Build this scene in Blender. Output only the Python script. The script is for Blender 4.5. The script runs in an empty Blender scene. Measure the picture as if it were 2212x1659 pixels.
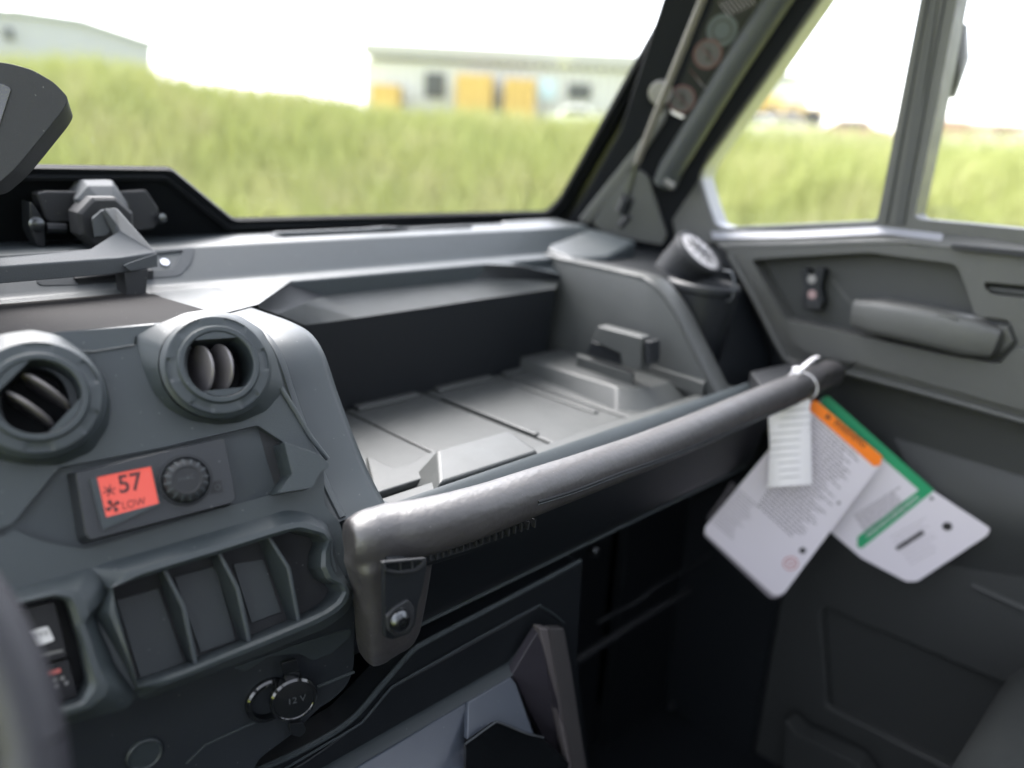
import bpy, bmesh, math, random
import numpy as np
from mathutils import Vector, Matrix
random.seed(7); np.random.seed(7)
S = bpy.context.scene; C = S.collection
rad = math.radians
ZC = 1.5                                    # camera height above the ground

# ------------------------------------------------------------------ camera, sky, sun, exposure
F = 1658.; CX, CY = 1106., 829.5             # focal length and centre, in photo units (2212 wide)
nrm = lambda a: np.asarray(a, float)/np.linalg.norm(a)
dirc = lambda u, v: np.array([(u-CX)/F, -(v-CY)/F, -1.])
XA = nrm(dirc(2840, 410)); ZA = -nrm(dirc(763, 6430))
ZA = nrm(ZA-XA*(ZA@XA)); YA = np.cross(ZA, XA)
R = np.array([XA, YA, ZA])                   # camera space -> vehicle space
cd = bpy.data.cameras.new('camera'); cam = bpy.data.objects.new('camera', cd); C.objects.link(cam)
M4 = Matrix.Identity(4)
for i in range(3):
    for j in range(3): M4[i][j] = R[i, j]
M4.translation = (0, 0, ZC); cam.matrix_world = M4
cd.sensor_width = 36; cd.lens = F/2212*36; cd.clip_start = .02; cd.clip_end = 900
cd.dof.use_dof = True; cd.dof.focus_distance = .67; cd.dof.aperture_fstop = 2.2
S.camera = cam
W = bpy.data.worlds.new('World'); S.world = W; W.use_nodes = True
nt = W.node_tree; bg = nt.nodes['Background']
sky = nt.nodes.new('ShaderNodeTexSky'); sky.sky_type = 'NISHITA'; sky.sun_disc = False
sky.sun_elevation = rad(52); sky.sun_rotation = rad(6); sky.dust_density = 2.5; sky.air_density = 1.0; sky.ozone_density = 1
hs = nt.nodes.new('ShaderNodeHueSaturation'); hs.inputs['Saturation'].default_value = .30
nt.links.new(sky.outputs[0], hs.inputs['Color']); nt.links.new(hs.outputs[0], bg.inputs[0]); bg.inputs[1].default_value = .15
sl = bpy.data.lights.new('sun', 'SUN'); sl.energy = 1.5; sl.angle = rad(45); sl.color = (1, .97, .93)
so = bpy.data.objects.new('sun', sl); C.objects.link(so)
sd = Vector((math.sin(rad(6))*math.cos(rad(52)), math.cos(rad(6))*math.cos(rad(52)), math.sin(rad(52))))
so.rotation_euler = sd.to_track_quat('Z', 'Y').to_euler()
S.view_settings.view_transform = 'Standard'; S.view_settings.look = 'None'
S.view_settings.exposure = 2.95; S.view_settings.gamma = 1
S.cycles.max_bounces = 10; S.cycles.diffuse_bounces = 5; S.cycles.glossy_bounces = 5; S.cycles.transparent_max_bounces = 16

# ------------------------------------------------------------------ measuring helpers: a photo point on a real plane
ray = lambda u, v: R@dirc(u, v)
def pl(u, v, p, n):
    r = ray(u, v); n = np.asarray(n, float); return r*((np.asarray(p, float)@n)/(r@n))
onx = lambda q, x: pl(q[0], q[1], (x, 0, 0), (1, 0, 0))
ony = lambda q, y: pl(q[0], q[1], (0, y, 0), (0, 1, 0))
onz = lambda q, z: pl(q[0], q[1], (0, 0, z), (0, 0, 1))
P0 = lambda x, y: (x, y)
r1 = lambda x, y: (x/3, 329.2+y/3)
r2 = lambda x, y: (.5039*x, 822.9+.5039*y)
r3 = lambda x, y: (658.3+.40476*x, 987.5+.40476*y)
r4 = lambda x, y: (493.7+.496*x, 438.9+.496*y)
b1 = lambda x, y: (1097.2+.504*x, .504*y)
b2 = lambda x, y: (1426.4+.3637*x, 438.9+.3637*y)
b3 = lambda x, y: (1426.4+.35516*x, 822.9+.35516*y)
b4 = lambda x, y: (1097.2+.504*x, 1042.3+.504*y)
def mp(f, *pts): return [f(*p) for p in pts]

class Plane:
    def __init__(s, o, x, up):
        s.o = np.asarray(o, float); s.x = nrm(x); s.u = nrm(np.asarray(up, float)-s.x*(np.asarray(up)@s.x))
        s.n = nrm(np.cross(s.x, s.u))
        if s.n@s.o > 0: s.n = -s.n            # towards the cabin
    def at(s, q, h=0.): return pl(q[0], q[1], s.o+s.n*h, s.n)
    def loc(s, p): d = np.asarray(p)-s.o; return (d@s.x, d@s.u)
    def xyz(s, a, b, h=0.): return s.o+s.x*a+s.u*b+s.n*h

def rp(pts, r=8, seg=3):                      # round the corners of an outline
    out = []; n = len(pts)
    for i in range(n):
        a, b, c = (np.array(pts[(i+k) % n], float) for k in (-1, 0, 1))
        la, lc = np.linalg.norm(a-b), np.linalg.norm(c-b)
        d = min(r, la*.45, lc*.45)
        p, q = b+(a-b)/la*d, b+(c-b)/lc*d
        for k in range(seg+1):
            t = k/seg; out.append(tuple(p*(1-t)**2+2*b*t*(1-t)+q*t*t))
    return out
def spline(pts, n=8):                         # Catmull-Rom through points
    P = [np.array(p, float) for p in pts]; P = [2*P[0]-P[1]]+P+[2*P[-1]-P[-2]]; o = []
    for i in range(1, len(P)-2):
        for k in range(n):
            t = k/n; a, b, c, d = P[i-1:i+3]
            o.append(.5*(2*b+(c-a)*t+(2*a-5*b+4*c-d)*t*t+(3*b-a-3*c+d)*t**3))
    o.append(P[-2]); return o

# ------------------------------------------------------------------ materials
def mat(name, col, rough=.5, bump=0., scale=900., spec=.5, coat=0., metal=0., dust=0., var=0., vscale=30.):
    m = bpy.data.materials.new(name); m.use_nodes = True; t = m.node_tree; b = t.nodes['Principled BSDF']
    b.inputs['Base Color'].default_value = (*col, 1); b.inputs['Roughness'].default_value = rough
    b.inputs['Specular IOR Level'].default_value = spec; b.inputs['Metallic'].default_value = metal
    b.inputs['Coat Weight'].default_value = coat; b.inputs['Coat Roughness'].default_value = .12
    tc = t.nodes.new('ShaderNodeNewGeometry')
    if bump:
        n = t.nodes.new('ShaderNodeTexNoise'); n.inputs['Scale'].default_value = scale; n.inputs['Detail'].default_value = 3
        bp = t.nodes.new('ShaderNodeBump'); bp.inputs['Strength'].default_value = bump; bp.inputs['Distance'].default_value = .0006
        t.links.new(tc.outputs['Position'], n.inputs['Vector']); t.links.new(n.outputs[0], bp.inputs['Height']); t.links.new(bp.outputs[0], b.inputs['Normal'])
    if var:
        n2 = t.nodes.new('ShaderNodeTexNoise'); n2.inputs['Scale'].default_value = vscale; n2.inputs['Detail'].default_value = 5
        mr = t.nodes.new('ShaderNodeMapRange'); mr.inputs[1].default_value = .3; mr.inputs[2].default_value = .7
        mr.inputs[3].default_value = max(0, rough-var); mr.inputs[4].default_value = min(1, rough+var)
        t.links.new(tc.outputs['Position'], n2.inputs['Vector']); t.links.new(n2.outputs[0], mr.inputs[0]); t.links.new(mr.outputs[0], b.inputs['Roughness'])
    if dust:
        v = t.nodes.new('ShaderNodeTexVoronoi'); v.inputs['Scale'].default_value = 110
        lt = t.nodes.new('ShaderNodeMath'); lt.operation = 'LESS_THAN'; lt.inputs[1].default_value = .055
        n3 = t.nodes.new('ShaderNodeTexNoise'); n3.inputs['Scale'].default_value = 9; n3.inputs['Detail'].default_value = 6
        m2 = t.nodes.new('ShaderNodeMath'); m2.operation = 'MULTIPLY_ADD'; m2.inputs[1].default_value = dust*.35; 
        mx = t.nodes.new('ShaderNodeMixRGB'); mx.inputs[1].default_value = (*col, 1); mx.inputs[2].default_value = (.30, .30, .29, 1)
        sc = t.nodes.new('ShaderNodeMath'); sc.operation = 'MULTIPLY'; sc.inputs[1].default_value = .35
        for x in (v, n3): t.links.new(tc.outputs['Position'], x.inputs['Vector'])
        t.links.new(v.outputs['Distance'], lt.inputs[0]); t.links.new(lt.outputs[0], sc.inputs[0])
        t.links.new(n3.outputs[0], m2.inputs[0]); t.links.new(sc.outputs[0], m2.inputs[2])
        t.links.new(m2.outputs[0], mx.inputs[0]); t.links.new(mx.outputs[0], b.inputs['Base Color'])
    return m
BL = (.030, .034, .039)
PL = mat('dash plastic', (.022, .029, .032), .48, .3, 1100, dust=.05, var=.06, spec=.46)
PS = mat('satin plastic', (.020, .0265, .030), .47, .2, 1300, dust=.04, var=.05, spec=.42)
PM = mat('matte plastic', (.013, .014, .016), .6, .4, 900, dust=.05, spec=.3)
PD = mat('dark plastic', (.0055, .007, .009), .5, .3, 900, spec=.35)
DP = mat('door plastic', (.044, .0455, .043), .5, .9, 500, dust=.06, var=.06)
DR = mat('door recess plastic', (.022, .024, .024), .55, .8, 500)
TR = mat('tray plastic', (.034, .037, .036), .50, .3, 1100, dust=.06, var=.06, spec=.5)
GL = mat('gloss black', (.006, .007, .008), .10, coat=.6)
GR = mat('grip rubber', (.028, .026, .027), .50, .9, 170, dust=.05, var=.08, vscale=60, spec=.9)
RU = mat('soft rubber', (.018, .024, .027), .5, .3, 800, dust=.08)
GRY = mat('grey cast plastic', (.055, .06, .065), .75, .6, 700, dust=.1, spec=.2)
GLV = mat('sheened lid plastic', (.050, .060, .078), .26, .2, 1200, dust=.1, spec=.9)  # pale blue base puts the sheen of the lids into the colour
MET = mat('dark bolt metal', (.09, .095, .10), .3, metal=1)
CHR = mat('bright metal', (.6, .6, .62), .2, metal=1)
FRT = mat('black frit glass', (.004, .005, .006), .6, spec=.15)
SEAL = mat('black rubber seal', (.006, .007, .008), .8, spec=.1)
DT = mat('dash top mat', (.016, .015, .015), .85, .5, 900, dust=.08, spec=.08)
PIL = mat('pillar plastic', (.007, .008, .010), .75, .3, 700, spec=.12)
LGY = mat('light grey plastic', (.17, .165, .16), .5)
STR = mat('strut rod steel', (.085, .08, .07), .5, spec=.3)
WHT = mat('white print', (.75, .73, .74), .6)
PAP = mat('tag card', (.66, .62, .66), .35)
ROL = mat('white paper roll', (.86, .83, .84), .6)
ORG = mat('orange print', (.90, .22, .02), .45)
GRN = mat('green print', (.02, .28, .12), .45)
INK = mat('black ink', (.02, .02, .02), .6)
INK2 = mat('display ink', (.045, .006, .006), .5)
INKG = mat('grey ink', (.22, .20, .22), .6)
RED = mat('red print', (.42, .10, .09), .6)
REDD = mat('dull red print', (.09, .035, .035), .6)
SEAT = mat('seat fabric', (.007, .0085, .009), .9, .8, 500, spec=.15)
ALU = mat('pale trim and sill sheen', (.20, .205, .225), .35)  # window edge trim, also the painted sheen of the sill
def emis(name, col, s):
    m = mat(name, (.02, .01, .01), .3); b = m.node_tree.nodes['Principled BSDF']
    b.inputs['Emission Color'].default_value = (*col, 1); b.inputs['Emission Strength'].default_value = s; return m
VFC = mat('vent face plastic', (.36, .345, .34), .5)
CLM = mat('climate panel plastic', (.008, .010, .013), .45, .2, 1200, dust=.04, spec=.5)
ROK = mat('rocker plastic', (.008, .008, .010), .4, spec=.35)
FL_ = mat('shaded fascia plastic', (.006, .0075, .0095), .42, .3, 1100, spec=.35)  # darkened copy of the dash plastic, shade under the bar put in
LCM = mat('shaded console plastic', (.011, .014, .018), .45, .3, 1100, dust=.05, var=.05, spec=.45)  # console plastic darkened, as less light falls low down
LCD = emis('backlit orange display', (1.0, .11, .07), .10)
def glass():
    m = bpy.data.materials.new('window glass'); m.use_nodes = True; t = m.node_tree; t.nodes.clear()
    o = t.nodes.new('ShaderNodeOutputMaterial'); mx = t.nodes.new('ShaderNodeMixShader'); tr = t.nodes.new('ShaderNodeBsdfTransparent')
    g = t.nodes.new('ShaderNodeBsdfGlossy'); g.inputs['Roughness'].default_value = .02; tr.inputs[0].default_value = (.955, .955, .965, 1)
    lw = t.nodes.new('ShaderNodeLayerWeight'); lw.inputs[0].default_value = .5
    pw = t.nodes.new('ShaderNodeMath'); pw.operation = 'POWER'; pw.inputs[1].default_value = 5; t.links.new(lw.outputs['Facing'], pw.inputs[0])
    f = t.nodes.new('ShaderNodeMath'); f.operation = 'MULTIPLY_ADD'; f.inputs[1].default_value = .9; f.inputs[2].default_value = .03; t.links.new(pw.outputs[0], f.inputs[0])
    t.links.new(f.outputs[0], mx.inputs[0]); t.links.new(tr.outputs[0], mx.inputs[1]); t.links.new(g.outputs[0], mx.inputs[2]); t.links.new(mx.outputs[0], o.inputs[0]); return m
GLA = glass()

# ------------------------------------------------------------------ object helpers (vehicle space, camera at the origin)
WL = {}
OFF = np.array([0, 0, ZC])
def thing(name, label, cat, base, group=None):
    o = bpy.data.objects.new(name, None); C.objects.link(o); w = np.asarray(base, float)+OFF
    o.location = w; o.empty_display_size = .05; WL[o.name] = w; o['label'] = label; o['category'] = cat
    if group: o['group'] = group
    return o
def mk(name, geo, m, parent=None, bev=0., seg=2, ang=35, flat=False, **tags):
    vs, fs = geo; vs = np.array(vs, float)+OFF
    cen = (vs.min(0)+vs.max(0))/2
    me = bpy.data.meshes.new(name); me.from_pydata([tuple(v) for v in vs-cen], [], [tuple(f) for f in fs])
    bm = bmesh.new(); bm.from_mesh(me); bmesh.ops.remove_doubles(bm, verts=bm.verts, dist=1e-6)
    bmesh.ops.recalc_face_normals(bm, faces=bm.faces); bm.to_mesh(me); bm.free()
    me.materials.append(m)
    for p in me.polygons: p.use_smooth = True
    me.set_sharp_from_angle(angle=rad(ang))
    o = bpy.data.objects.new(name, me); C.objects.link(o)
    if parent: o.parent = parent; o.location = cen-WL[parent.name]
    else: o.location = cen
    WL[o.name] = cen
    if bev:
        b = o.modifiers.new('bevel', 'BEVEL'); b.width = bev; b.segments = seg; b.limit_method = 'ANGLE'; b.angle_limit = rad(28); b.harden_normals = False
        for e in me.edges: e.use_edge_sharp = False
        if flat:
            for p in me.polygons: p.use_smooth = False
            b.segments = 1
        else: w = o.modifiers.new('wn', 'WEIGHTED_NORMAL'); w.keep_sharp = False
    for k, v in tags.items(): o[k] = v
    return o
def join(*gs):
    V, Fc = [], []
    for v, f in gs:
        k = len(V); V += list(v); Fc += [tuple(i+k for i in q) for q in f]
    return V, Fc
def loft(loops, closed=True, c0=True, c1=True):
    n = len(loops[0]); V = [p for l in loops for p in l]; Fc = []
    for a in range(len(loops)-1):
        for i in range(n if closed else n-1):
            j = (i+1) % n; Fc.append((a*n+i, a*n+j, (a+1)*n+j, (a+1)*n+i))
    if c0: Fc.append(tuple(range(n))[::-1])
    if c1: Fc.append(tuple(range((len(loops)-1)*n, len(loops)*n)))
    return V, Fc
def gprism(front, d):                         # outline of 3-D points pushed back by vector d
    return loft([[p+d for p in front], list(front)])
def gplate(pts, pn, h0, h1, taper=0.):
    fr = [pn.at(q, h1) for q in pts]; c = sum(fr)/len(fr)
    bk = [p-pn.n*(h1-h0)+(p-c)*taper for p in fr]
    return loft([bk, fr])
def plate(name, pts, pn, h0, h1, m, parent, bev=.0015, taper=0., **k):
    return mk(name, gplate(pts, pn, h0, h1, taper), m, parent, bev, **k)
def gholed(outer, holes, pn, h0, h1, px=True, taper=0.):
    cv = (lambda q: pn.at(q, h1)) if px else (lambda q: pn.xyz(q[0], q[1], h1))
    bm = bmesh.new(); rings = []
    for lp in [outer]+holes:
        vs = [bm.verts.new(tuple(cv(q))) for q in lp]; rings.append(vs)
        for i in range(len(vs)): bm.edges.new((vs[i], vs[(i+1) % len(vs)]))
    bmesh.ops.triangle_fill(bm, use_beauty=True, use_dissolve=False, edges=bm.edges[:], normal=Vector(pn.n))
    bm.verts.index_update(); V = [np.array(v.co) for v in bm.verts]; Fc = [tuple(v.index for v in f.verts) for f in bm.faces]
    k = len(V); d = pn.n*(h1-h0); V2 = [v-d for v in V]; F2 = [tuple(i+k for i in f[::-1]) for f in Fc]
    W_ = []
    for vs in rings:
        ids = [v.index for v in vs]
        for i in range(len(ids)): a, b = ids[i], ids[(i+1) % len(ids)]; W_.append((a, b, b+k, a+k))
    bm.free(); return V+V2, Fc+F2+W_
def holed(name, outer, holes, pn, h0, h1, m, parent, bev=.0012, px=True, **k):
    return mk(name, gholed(outer, holes, pn, h0, h1, px), m, parent, bev, **k)
def gbox(x0, x1, y0, y1, z0, z1):
    v = [np.array((x, y, z)) for z in (z0, z1) for x, y in ((x0, y0), (x1, y0), (x1, y1), (x0, y1))]
    return loft([v[:4], v[4:]])
def gtube(path, r, n=12, up=(0, 0, 1), sq=1., cap=True):
    path = [np.asarray(p, float) for p in path]; L = []; up = np.asarray(up, float)
    for i, p in enumerate(path):
        t = nrm(path[min(i+1, len(path)-1)]-path[max(i-1, 0)]); s = np.cross(t, up)
        s = nrm(s) if np.linalg.norm(s) > 1e-3 else nrm(np.cross(t, (1, 0, .01))); u = nrm(np.cross(s, t))
        rr = r[i] if isinstance(r, list) else r; a, b = rr if hasattr(rr, '__len__') else (rr, rr)
        ring = []
        for k in range(n):
            th = 2*math.pi*k/n; c, q = math.cos(th), math.sin(th)
            ring.append(p+s*a*math.copysign(abs(c)**sq, c)+u*b*math.copysign(abs(q)**sq, q))
        L.append(ring)
    return loft(L, True, cap, cap)
def glathe(c, ax, prof, n=48, hf=None, a0=0., cap0=False, cap1=False):
    ax = nrm(ax); s = nrm(np.cross(ax, (0.01, 0, 1) if abs(ax[2]) < .95 else (1, 0, 0))); u = np.cross(s, ax); L = []
    for (r, h) in prof:
        L.append([np.asarray(c)+s*r*math.cos(a0+2*math.pi*k/n)+u*r*math.sin(a0+2*math.pi*k/n)+ax*(h+(hf(r, k/n) if hf else 0)) for k in range(n)])
    return loft(L, True, cap0, cap1)
def gextx(prof, x0, x1, n=1):                 # (y,z) profile along x
    return loft([[np.array((x0+(x1-x0)*k/n, y, z)) for y, z in prof] for k in range(n+1)])
def disc(pn, q, r, h, n=24, sx=1.):
    c = pn.at(q, h); return [c+pn.x*r*sx*math.cos(2*math.pi*k/n)+pn.u*r*math.sin(2*math.pi*k/n) for k in range(n)]
def gdisc(pn, q, r, h, t=.0003, n=24):
    l = disc(pn, q, r, h, n); return loft([[p-pn.n*t for p in l], l])
def gring(pn, q, r, r2, h, t=.0004, n=32):
    a, b = disc(pn, q, r, h, n), disc(pn, q, r2, h, n)
    return loft([[p-pn.n*t for p in a], a, b, [p-pn.n*t for p in b]], True, False, False)
def gtext(s, pn, q0, q1, h, t=.0003, bold=0., hs=1.):
    cu = bpy.data.curves.new('t', 'FONT'); cu.body = s; cu.extrude = .0; cu.offset = bold
    ob = bpy.data.objects.new('t', cu); C.objects.link(ob); bpy.context.view_layer.update()
    me = bpy.data.meshes.new_from_object(ob.evaluated_get(bpy.context.evaluated_depsgraph_get()))
    V = [v.co.copy() for v in me.vertices]; Fc = [tuple(p.vertices) for p in me.polygons]
    bpy.data.objects.remove(ob); bpy.data.curves.remove(cu); bpy.data.meshes.remove(me)
    x0 = min(v.x for v in V); x1 = max(v.x for v in V); y0 = min(v.y for v in V)
    a, b = pn.at(q0, h), pn.at(q1, h); d = b-a; L = np.linalg.norm(d); d = d/L; up = np.cross(pn.n, d); k = L/(x1-x0)
    return [a+d*(v.x-x0)*k+up*(v.y-y0)*k*hs for v in V], Fc

# ------------------------------------------------------------------ reference planes of the vehicle
def leanp(p, deg, yaw):
    a = rad(deg); return Plane(p, (1, yaw, 0), (0, math.sin(a), math.cos(a)))
YAW = -.136
CON = leanp(onx((715, 1090), .30), 27, YAW)              # console face
CLO = leanp(onx((763, 1290), .31), 3, YAW)               # lower console
WS = Plane((0, 1., -.11), (1, 0, 0), (0, -.53, .848))    # windscreen
FP = Plane((0, .50, 0), (1, 0, 0), (0, 0, 1))            # glovebox face
DO = Plane((1.2, 0, 0), (0, 1, 0), (0, 0, 1))            # door inner face
AP = Plane((1.09, 1.0, -.11), (.11, -.20, 0), (0, -.53, .848))
ZF = -.335; BW = .815

# ================================================================== DASHBOARD
dash = thing('dashboard', 'charcoal plastic dashboard with open storage tray and centre console under the windscreen', 'dashboard', (.5, .8, -.6))
# cowl under the windscreen, running the whole width
mk('cowl', gextx([(1.06, -.20), (1.03, -.128), (.915, -.1245), (.902, -.1275), (.868, -.158), (.862, -.163), (.84, -.166), (.84, -.20)], -.75, 1.09, 8), PS, dash, .003)
mk('dash_top', gextx([(.862, -.1655), (.64, -.154), (.615, -.153), (.615, -.20), (.862, -.20)], -.75, .298), DT, dash, .004)
# ledge beside the tray with the shallow recess outline
T = [onz(r4(130, 440), -.166), onz(r4(270, 340), -.166), onz(r4(430, 300), -.166), onz(r4(760, 283), -.166), onz(r4(1080, 265), -.166), onz(r4(1260, 270), -.168), onx(r4(1448, 312), .93)]
Mm = [onz(r4(215, 484), -.186), onz(r4(320, 440), -.188), onz(r4(420, 402), -.188), onz(r4(740, 368), -.188), onz(r4(1060, 333), -.188), onz(r4(1250, 332), -.19), onx(r4(1440, 338), .93)]
Ee = [ony(r4(330, 532), .80), ony(r4(420, 520), .80), ony(r4(560, 500), .80), ony(r4(820, 462), .80), ony(r4(1080, 422), .80), ony(r4(1250, 398), .80), ony(r4(1425, 372), .80)]
Wl = [np.array((p[0], BW, ZF-.01)) for p in Ee]
Ee2 = [p+np.array((0, .001, -.006)) for p in Ee]; T2 = [p+np.array((0, .0, -.004)) for p in T]
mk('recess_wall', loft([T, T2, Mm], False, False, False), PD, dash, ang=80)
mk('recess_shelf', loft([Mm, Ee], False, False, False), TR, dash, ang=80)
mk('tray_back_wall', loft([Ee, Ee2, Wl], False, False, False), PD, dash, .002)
lg = [np.array((.30, .862, -.1655)), np.array((.30, .70, -.1655))]+T[:1]+T[1:]+[np.array((.935, .862, -.1655))]
k_ = len(lg); tris = []
bk = [np.array((.30+(p[0]-.3)*1., .862, -.1655)) for p in T]
mk('ledge', join(loft([bk, T], False, False, False), ([np.array((.30, .862, -.1655)), np.array((.366, .862, -.1655)), T[0], np.array((.30, .70, -.1655))], [(0, 1, 2, 3)])), PL, dash)
RIM_ = spline([np.array((.3035, y, z)) for y, z in ((.70, -.1665), (.66, -.1665), (.625, -.171), (.600, -.187), (.580, -.217), (.556, -.25), (.530, -.281), (.505, -.303))], 6)
mk('cheek_highlight', gtube([p+np.array((.014, 0, .0006)) for p in RIM_], [(.0035, .0022)]*len(RIM_), 8), PS, dash)  # added tube that draws the bright line along the cheek
# storage tray floor: separate floor panels
TY0, TY1 = .546, BW
for x0, x1 in ((.366, .516), (.519, .645), (.651, .796), (.802, .93)):
    g = gbox(x0, x1, TY0 if x0 > .4 else .60, TY1, ZF-.012, ZF)
    mk('floor_panel', g, TR, dash, .0025)
mk('tray_base', gbox(.36, .99, .515, .83, ZF-.03, ZF-.008), PD, dash)
for q0, q1 in (((556, 885), (822, 822)), ((900, 803), (1130, 745)), ((1195, 737), (1385, 697))):
    a, b = onz(r4(*q0), ZF+.006), onz(r4(*q1), ZF+.006)
    mk('floor_rib', gbox(a[0], b[0], BW-.018, BW-.003, ZF-.002, ZF+.006), TR, dash, .002)
for q0, q1 in (((1240, 785), (1610, 905)), ((930, 840), (1350, 1000))):
    a, b = onz(r4(*q0), ZF+.003), onz(r4(*q1), ZF+.003)
    mk('floor_rib', gbox((a[0]+b[0])/2-.004, (a[0]+b[0])/2+.004, b[1], a[1], ZF-.004, ZF+.003), TR, dash, .0018)
mk('dash_core', gbox(.36, 1.0, .84, 1.10, -.40, -.205), PD, dash)
mk('dash_core', gbox(-.6, 1.18, .99, 1.10, -1.0, -.17), PD, dash)
mk('dash_core', gbox(1.001, 1.18, .72, .99, -1.0, -.20), PD, dash)
# front lip of the tray
zt = Plane((0, 0, -.302), (1, 0, 0), (0, 1, 0))
def zplate(name, pts, z0, z1, m, parent, bev=.002, **k):
    fr = [onz(q, z1) for q in pts]; return mk(name, gprism(fr, np.array((0, 0, z0-z1))), m, parent, bev, **k)
fr = [onz(r4(912, 1074), -.303), onz(r4(1218, 988), -.303), onz(r4(1322, 1052), -.303)+np.array((0, -.008, -.004)), onz(r4(890, 1180), -.303)+np.array((0, -.011, -.004))]
lo = [p+np.array(((-.022 if i in (0, 3) else .012), (.03 if i in (0, 1) else -.001), -.033)) for i, p in enumerate(fr)]
lo = [p+np.array(o) for p, o in zip(fr, ((-.026, .014, -.033), (.002, .020, -.033), (.016, -.001, -.033), (-.022, -.001, -.033)))]
mk('lip_block', loft([lo, fr]), TR, dash, .003)
zplate('lip_corner', mp(r4, (600, 1100), (645, 1115), (720, 1152), (800, 1130), (858, 1088), (912, 1076), (892, 1182), (700, 1242), (640, 1262)), -.335, -.326, TR, dash, .002)
mk('tray_front_edge', gextx([(.545, -.345), (.545, -.322), (.541, -.318), (.515, -.317), (.5105, -.320), (.5095, -.35)], .362, 1.0), TR, dash, .002)
# raised platform and the phone stand on the right of the tray
pf = [np.array(p) for p in ((.838, .62, -.312), (.862, .592, -.312), (1.0, .585, -.312), (1.0, .812, -.312), (.838, .812, -.312))]
pb = [p+np.array((dx, dy, -.03)) for p, (dx, dy) in zip(pf, ((-.035, -.03), (-.01, -.045), (0, -.045), (0, 0), (-.004, 0)))]
mk('tray_platform', loft([pb, pf]), TR, dash, .003)
pstd = Plane((.86, 0, 0), (0, 1, 0), (0, 0, 1))
plate('phone_stand', mp(r4, (1610, 535), (1800, 585), (1795, 730), (1715, 712), (1705, 655), (1580, 600)), pstd, -.022, 0, TR, dash, .002)
plate('stand_slot_shade', mp(r4, (1812, 600), (1838, 604), (1838, 700), (1815, 700)), pstd, -.02, .002, PD, dash, .001)  # dark block stands in for the shade inside the slot
plate('stand_pocket', mp(r4, (1580, 600), (1705, 650), (1712, 708), (1560, 655)), pstd, -.03, -.012, PD, dash, .001)
mk('stand_rail', gprism([onz(r4(1522, 652), -.296), onz(r4(1770, 733), -.296), onz(r4(1762, 745), -.296), onz(r4(1517, 664), -.296)], np.array((0, 0, -.02))), TR, dash, .001)
mk('stand_rail', gprism([onz(r4(1840, 690), -.298), onz(r4(2085, 765), -.298), onz(r4(2070, 785), -.298), onz(r4(1835, 705), -.298)], np.array((0, 0, -.02))), TR, dash, .001)

# cheeks (rounded bolsters) left and right of the tray
def cheek(name, prof, xi, xo, zlow, m, side_in, drop_in=.05, r=.012):
    pr = spline([(y, z) for y, z in prof], 6); L = []
    for i, (y, z) in enumerate(pr):
        a, b = pr[max(i-1, 0)], pr[min(i+1, len(pr)-1)]; t = nrm(np.array(b)-np.array(a)); no = np.array((t[1], -t[0]))
        if no[1] < 0 and no[0] > 0: no = -no
        no = no if (no[1] > 0 or no[0] < 0) else -no
        row = []
        X = lambda x, d: np.array((x, y+no[0]*d, z+no[1]*d))
        out = [np.array((xo, y, zlow))]+[X(xo+s*dx, -dz) for dx, dz in ((0, r), (r*.3, r*.3), (r, 0))] if (s := (1 if xi > xo else -1)) else []
        inn = [X(xi-s*dx, -dz) for dx, dz in ((r, 0), (r*.3, r*.3), (0, r))]+[X(xi, -drop_in)]
        L.append(out+inn)
    return mk(name, loft(L, False, False, False), m, dash, ang=60)
profL = [(.985, -.166), (.86, -.1665), (.729, -.167), (.665, -.1665), (.625, -.171), (.600, -.187), (.580, -.217), (.556, -.25), (.530, -.281), (.503, -.304)]
cheek('left_cheek', profL, .303, .367, -.36, PS, 1)
eg = [(.303, .503, -.304), (.367, .503, -.304), (.367, .515, -.36), (.303, .52, -.36)]
mk('cheek_tip', gprism([np.array(p) for p in eg], np.array((0, .03, 0))), PS, dash, .002)
profR = [(.90, -.158), (.825, -.165), (.74, -.167), (.661, -.170), (.627, -.185), (.596, -.213), (.565, -.252), (.532, -.293), (.505, -.325)]
cheek('right_cheek', profR, .972, .93, -.36, TR, 1, drop_in=.2, r=.007)
mk('tray_end_wall', ([np.array((.9302, y, z)) for y, z in profR]+[np.array((.9302, y, -.36)) for y, z in profR], [(i, i+1, i+10, i+9) for i in range(8)]), TR, dash)
mk('cowl_corner', gprism([np.array(p) for p in ((.95, .99, -.121), (1.10, .99, -.121), (1.10, .80, -.142), (1.0, .78, -.158), (.95, .82, -.165), (.95, .90, -.150))], np.array((0, 0, -.1))), PS, dash, .006)
# dash end beyond the cheek
mk('dash_end', gprism([np.array(p) for p in ((.971, .99, -.160), (.971, .70, -.172), (.971, .64, -.200), (.971, .58, -.30), (.971, .55, -.44), (.971, .99, -.44))], np.array((.234, 0, 0))), PD, dash, .006)
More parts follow.
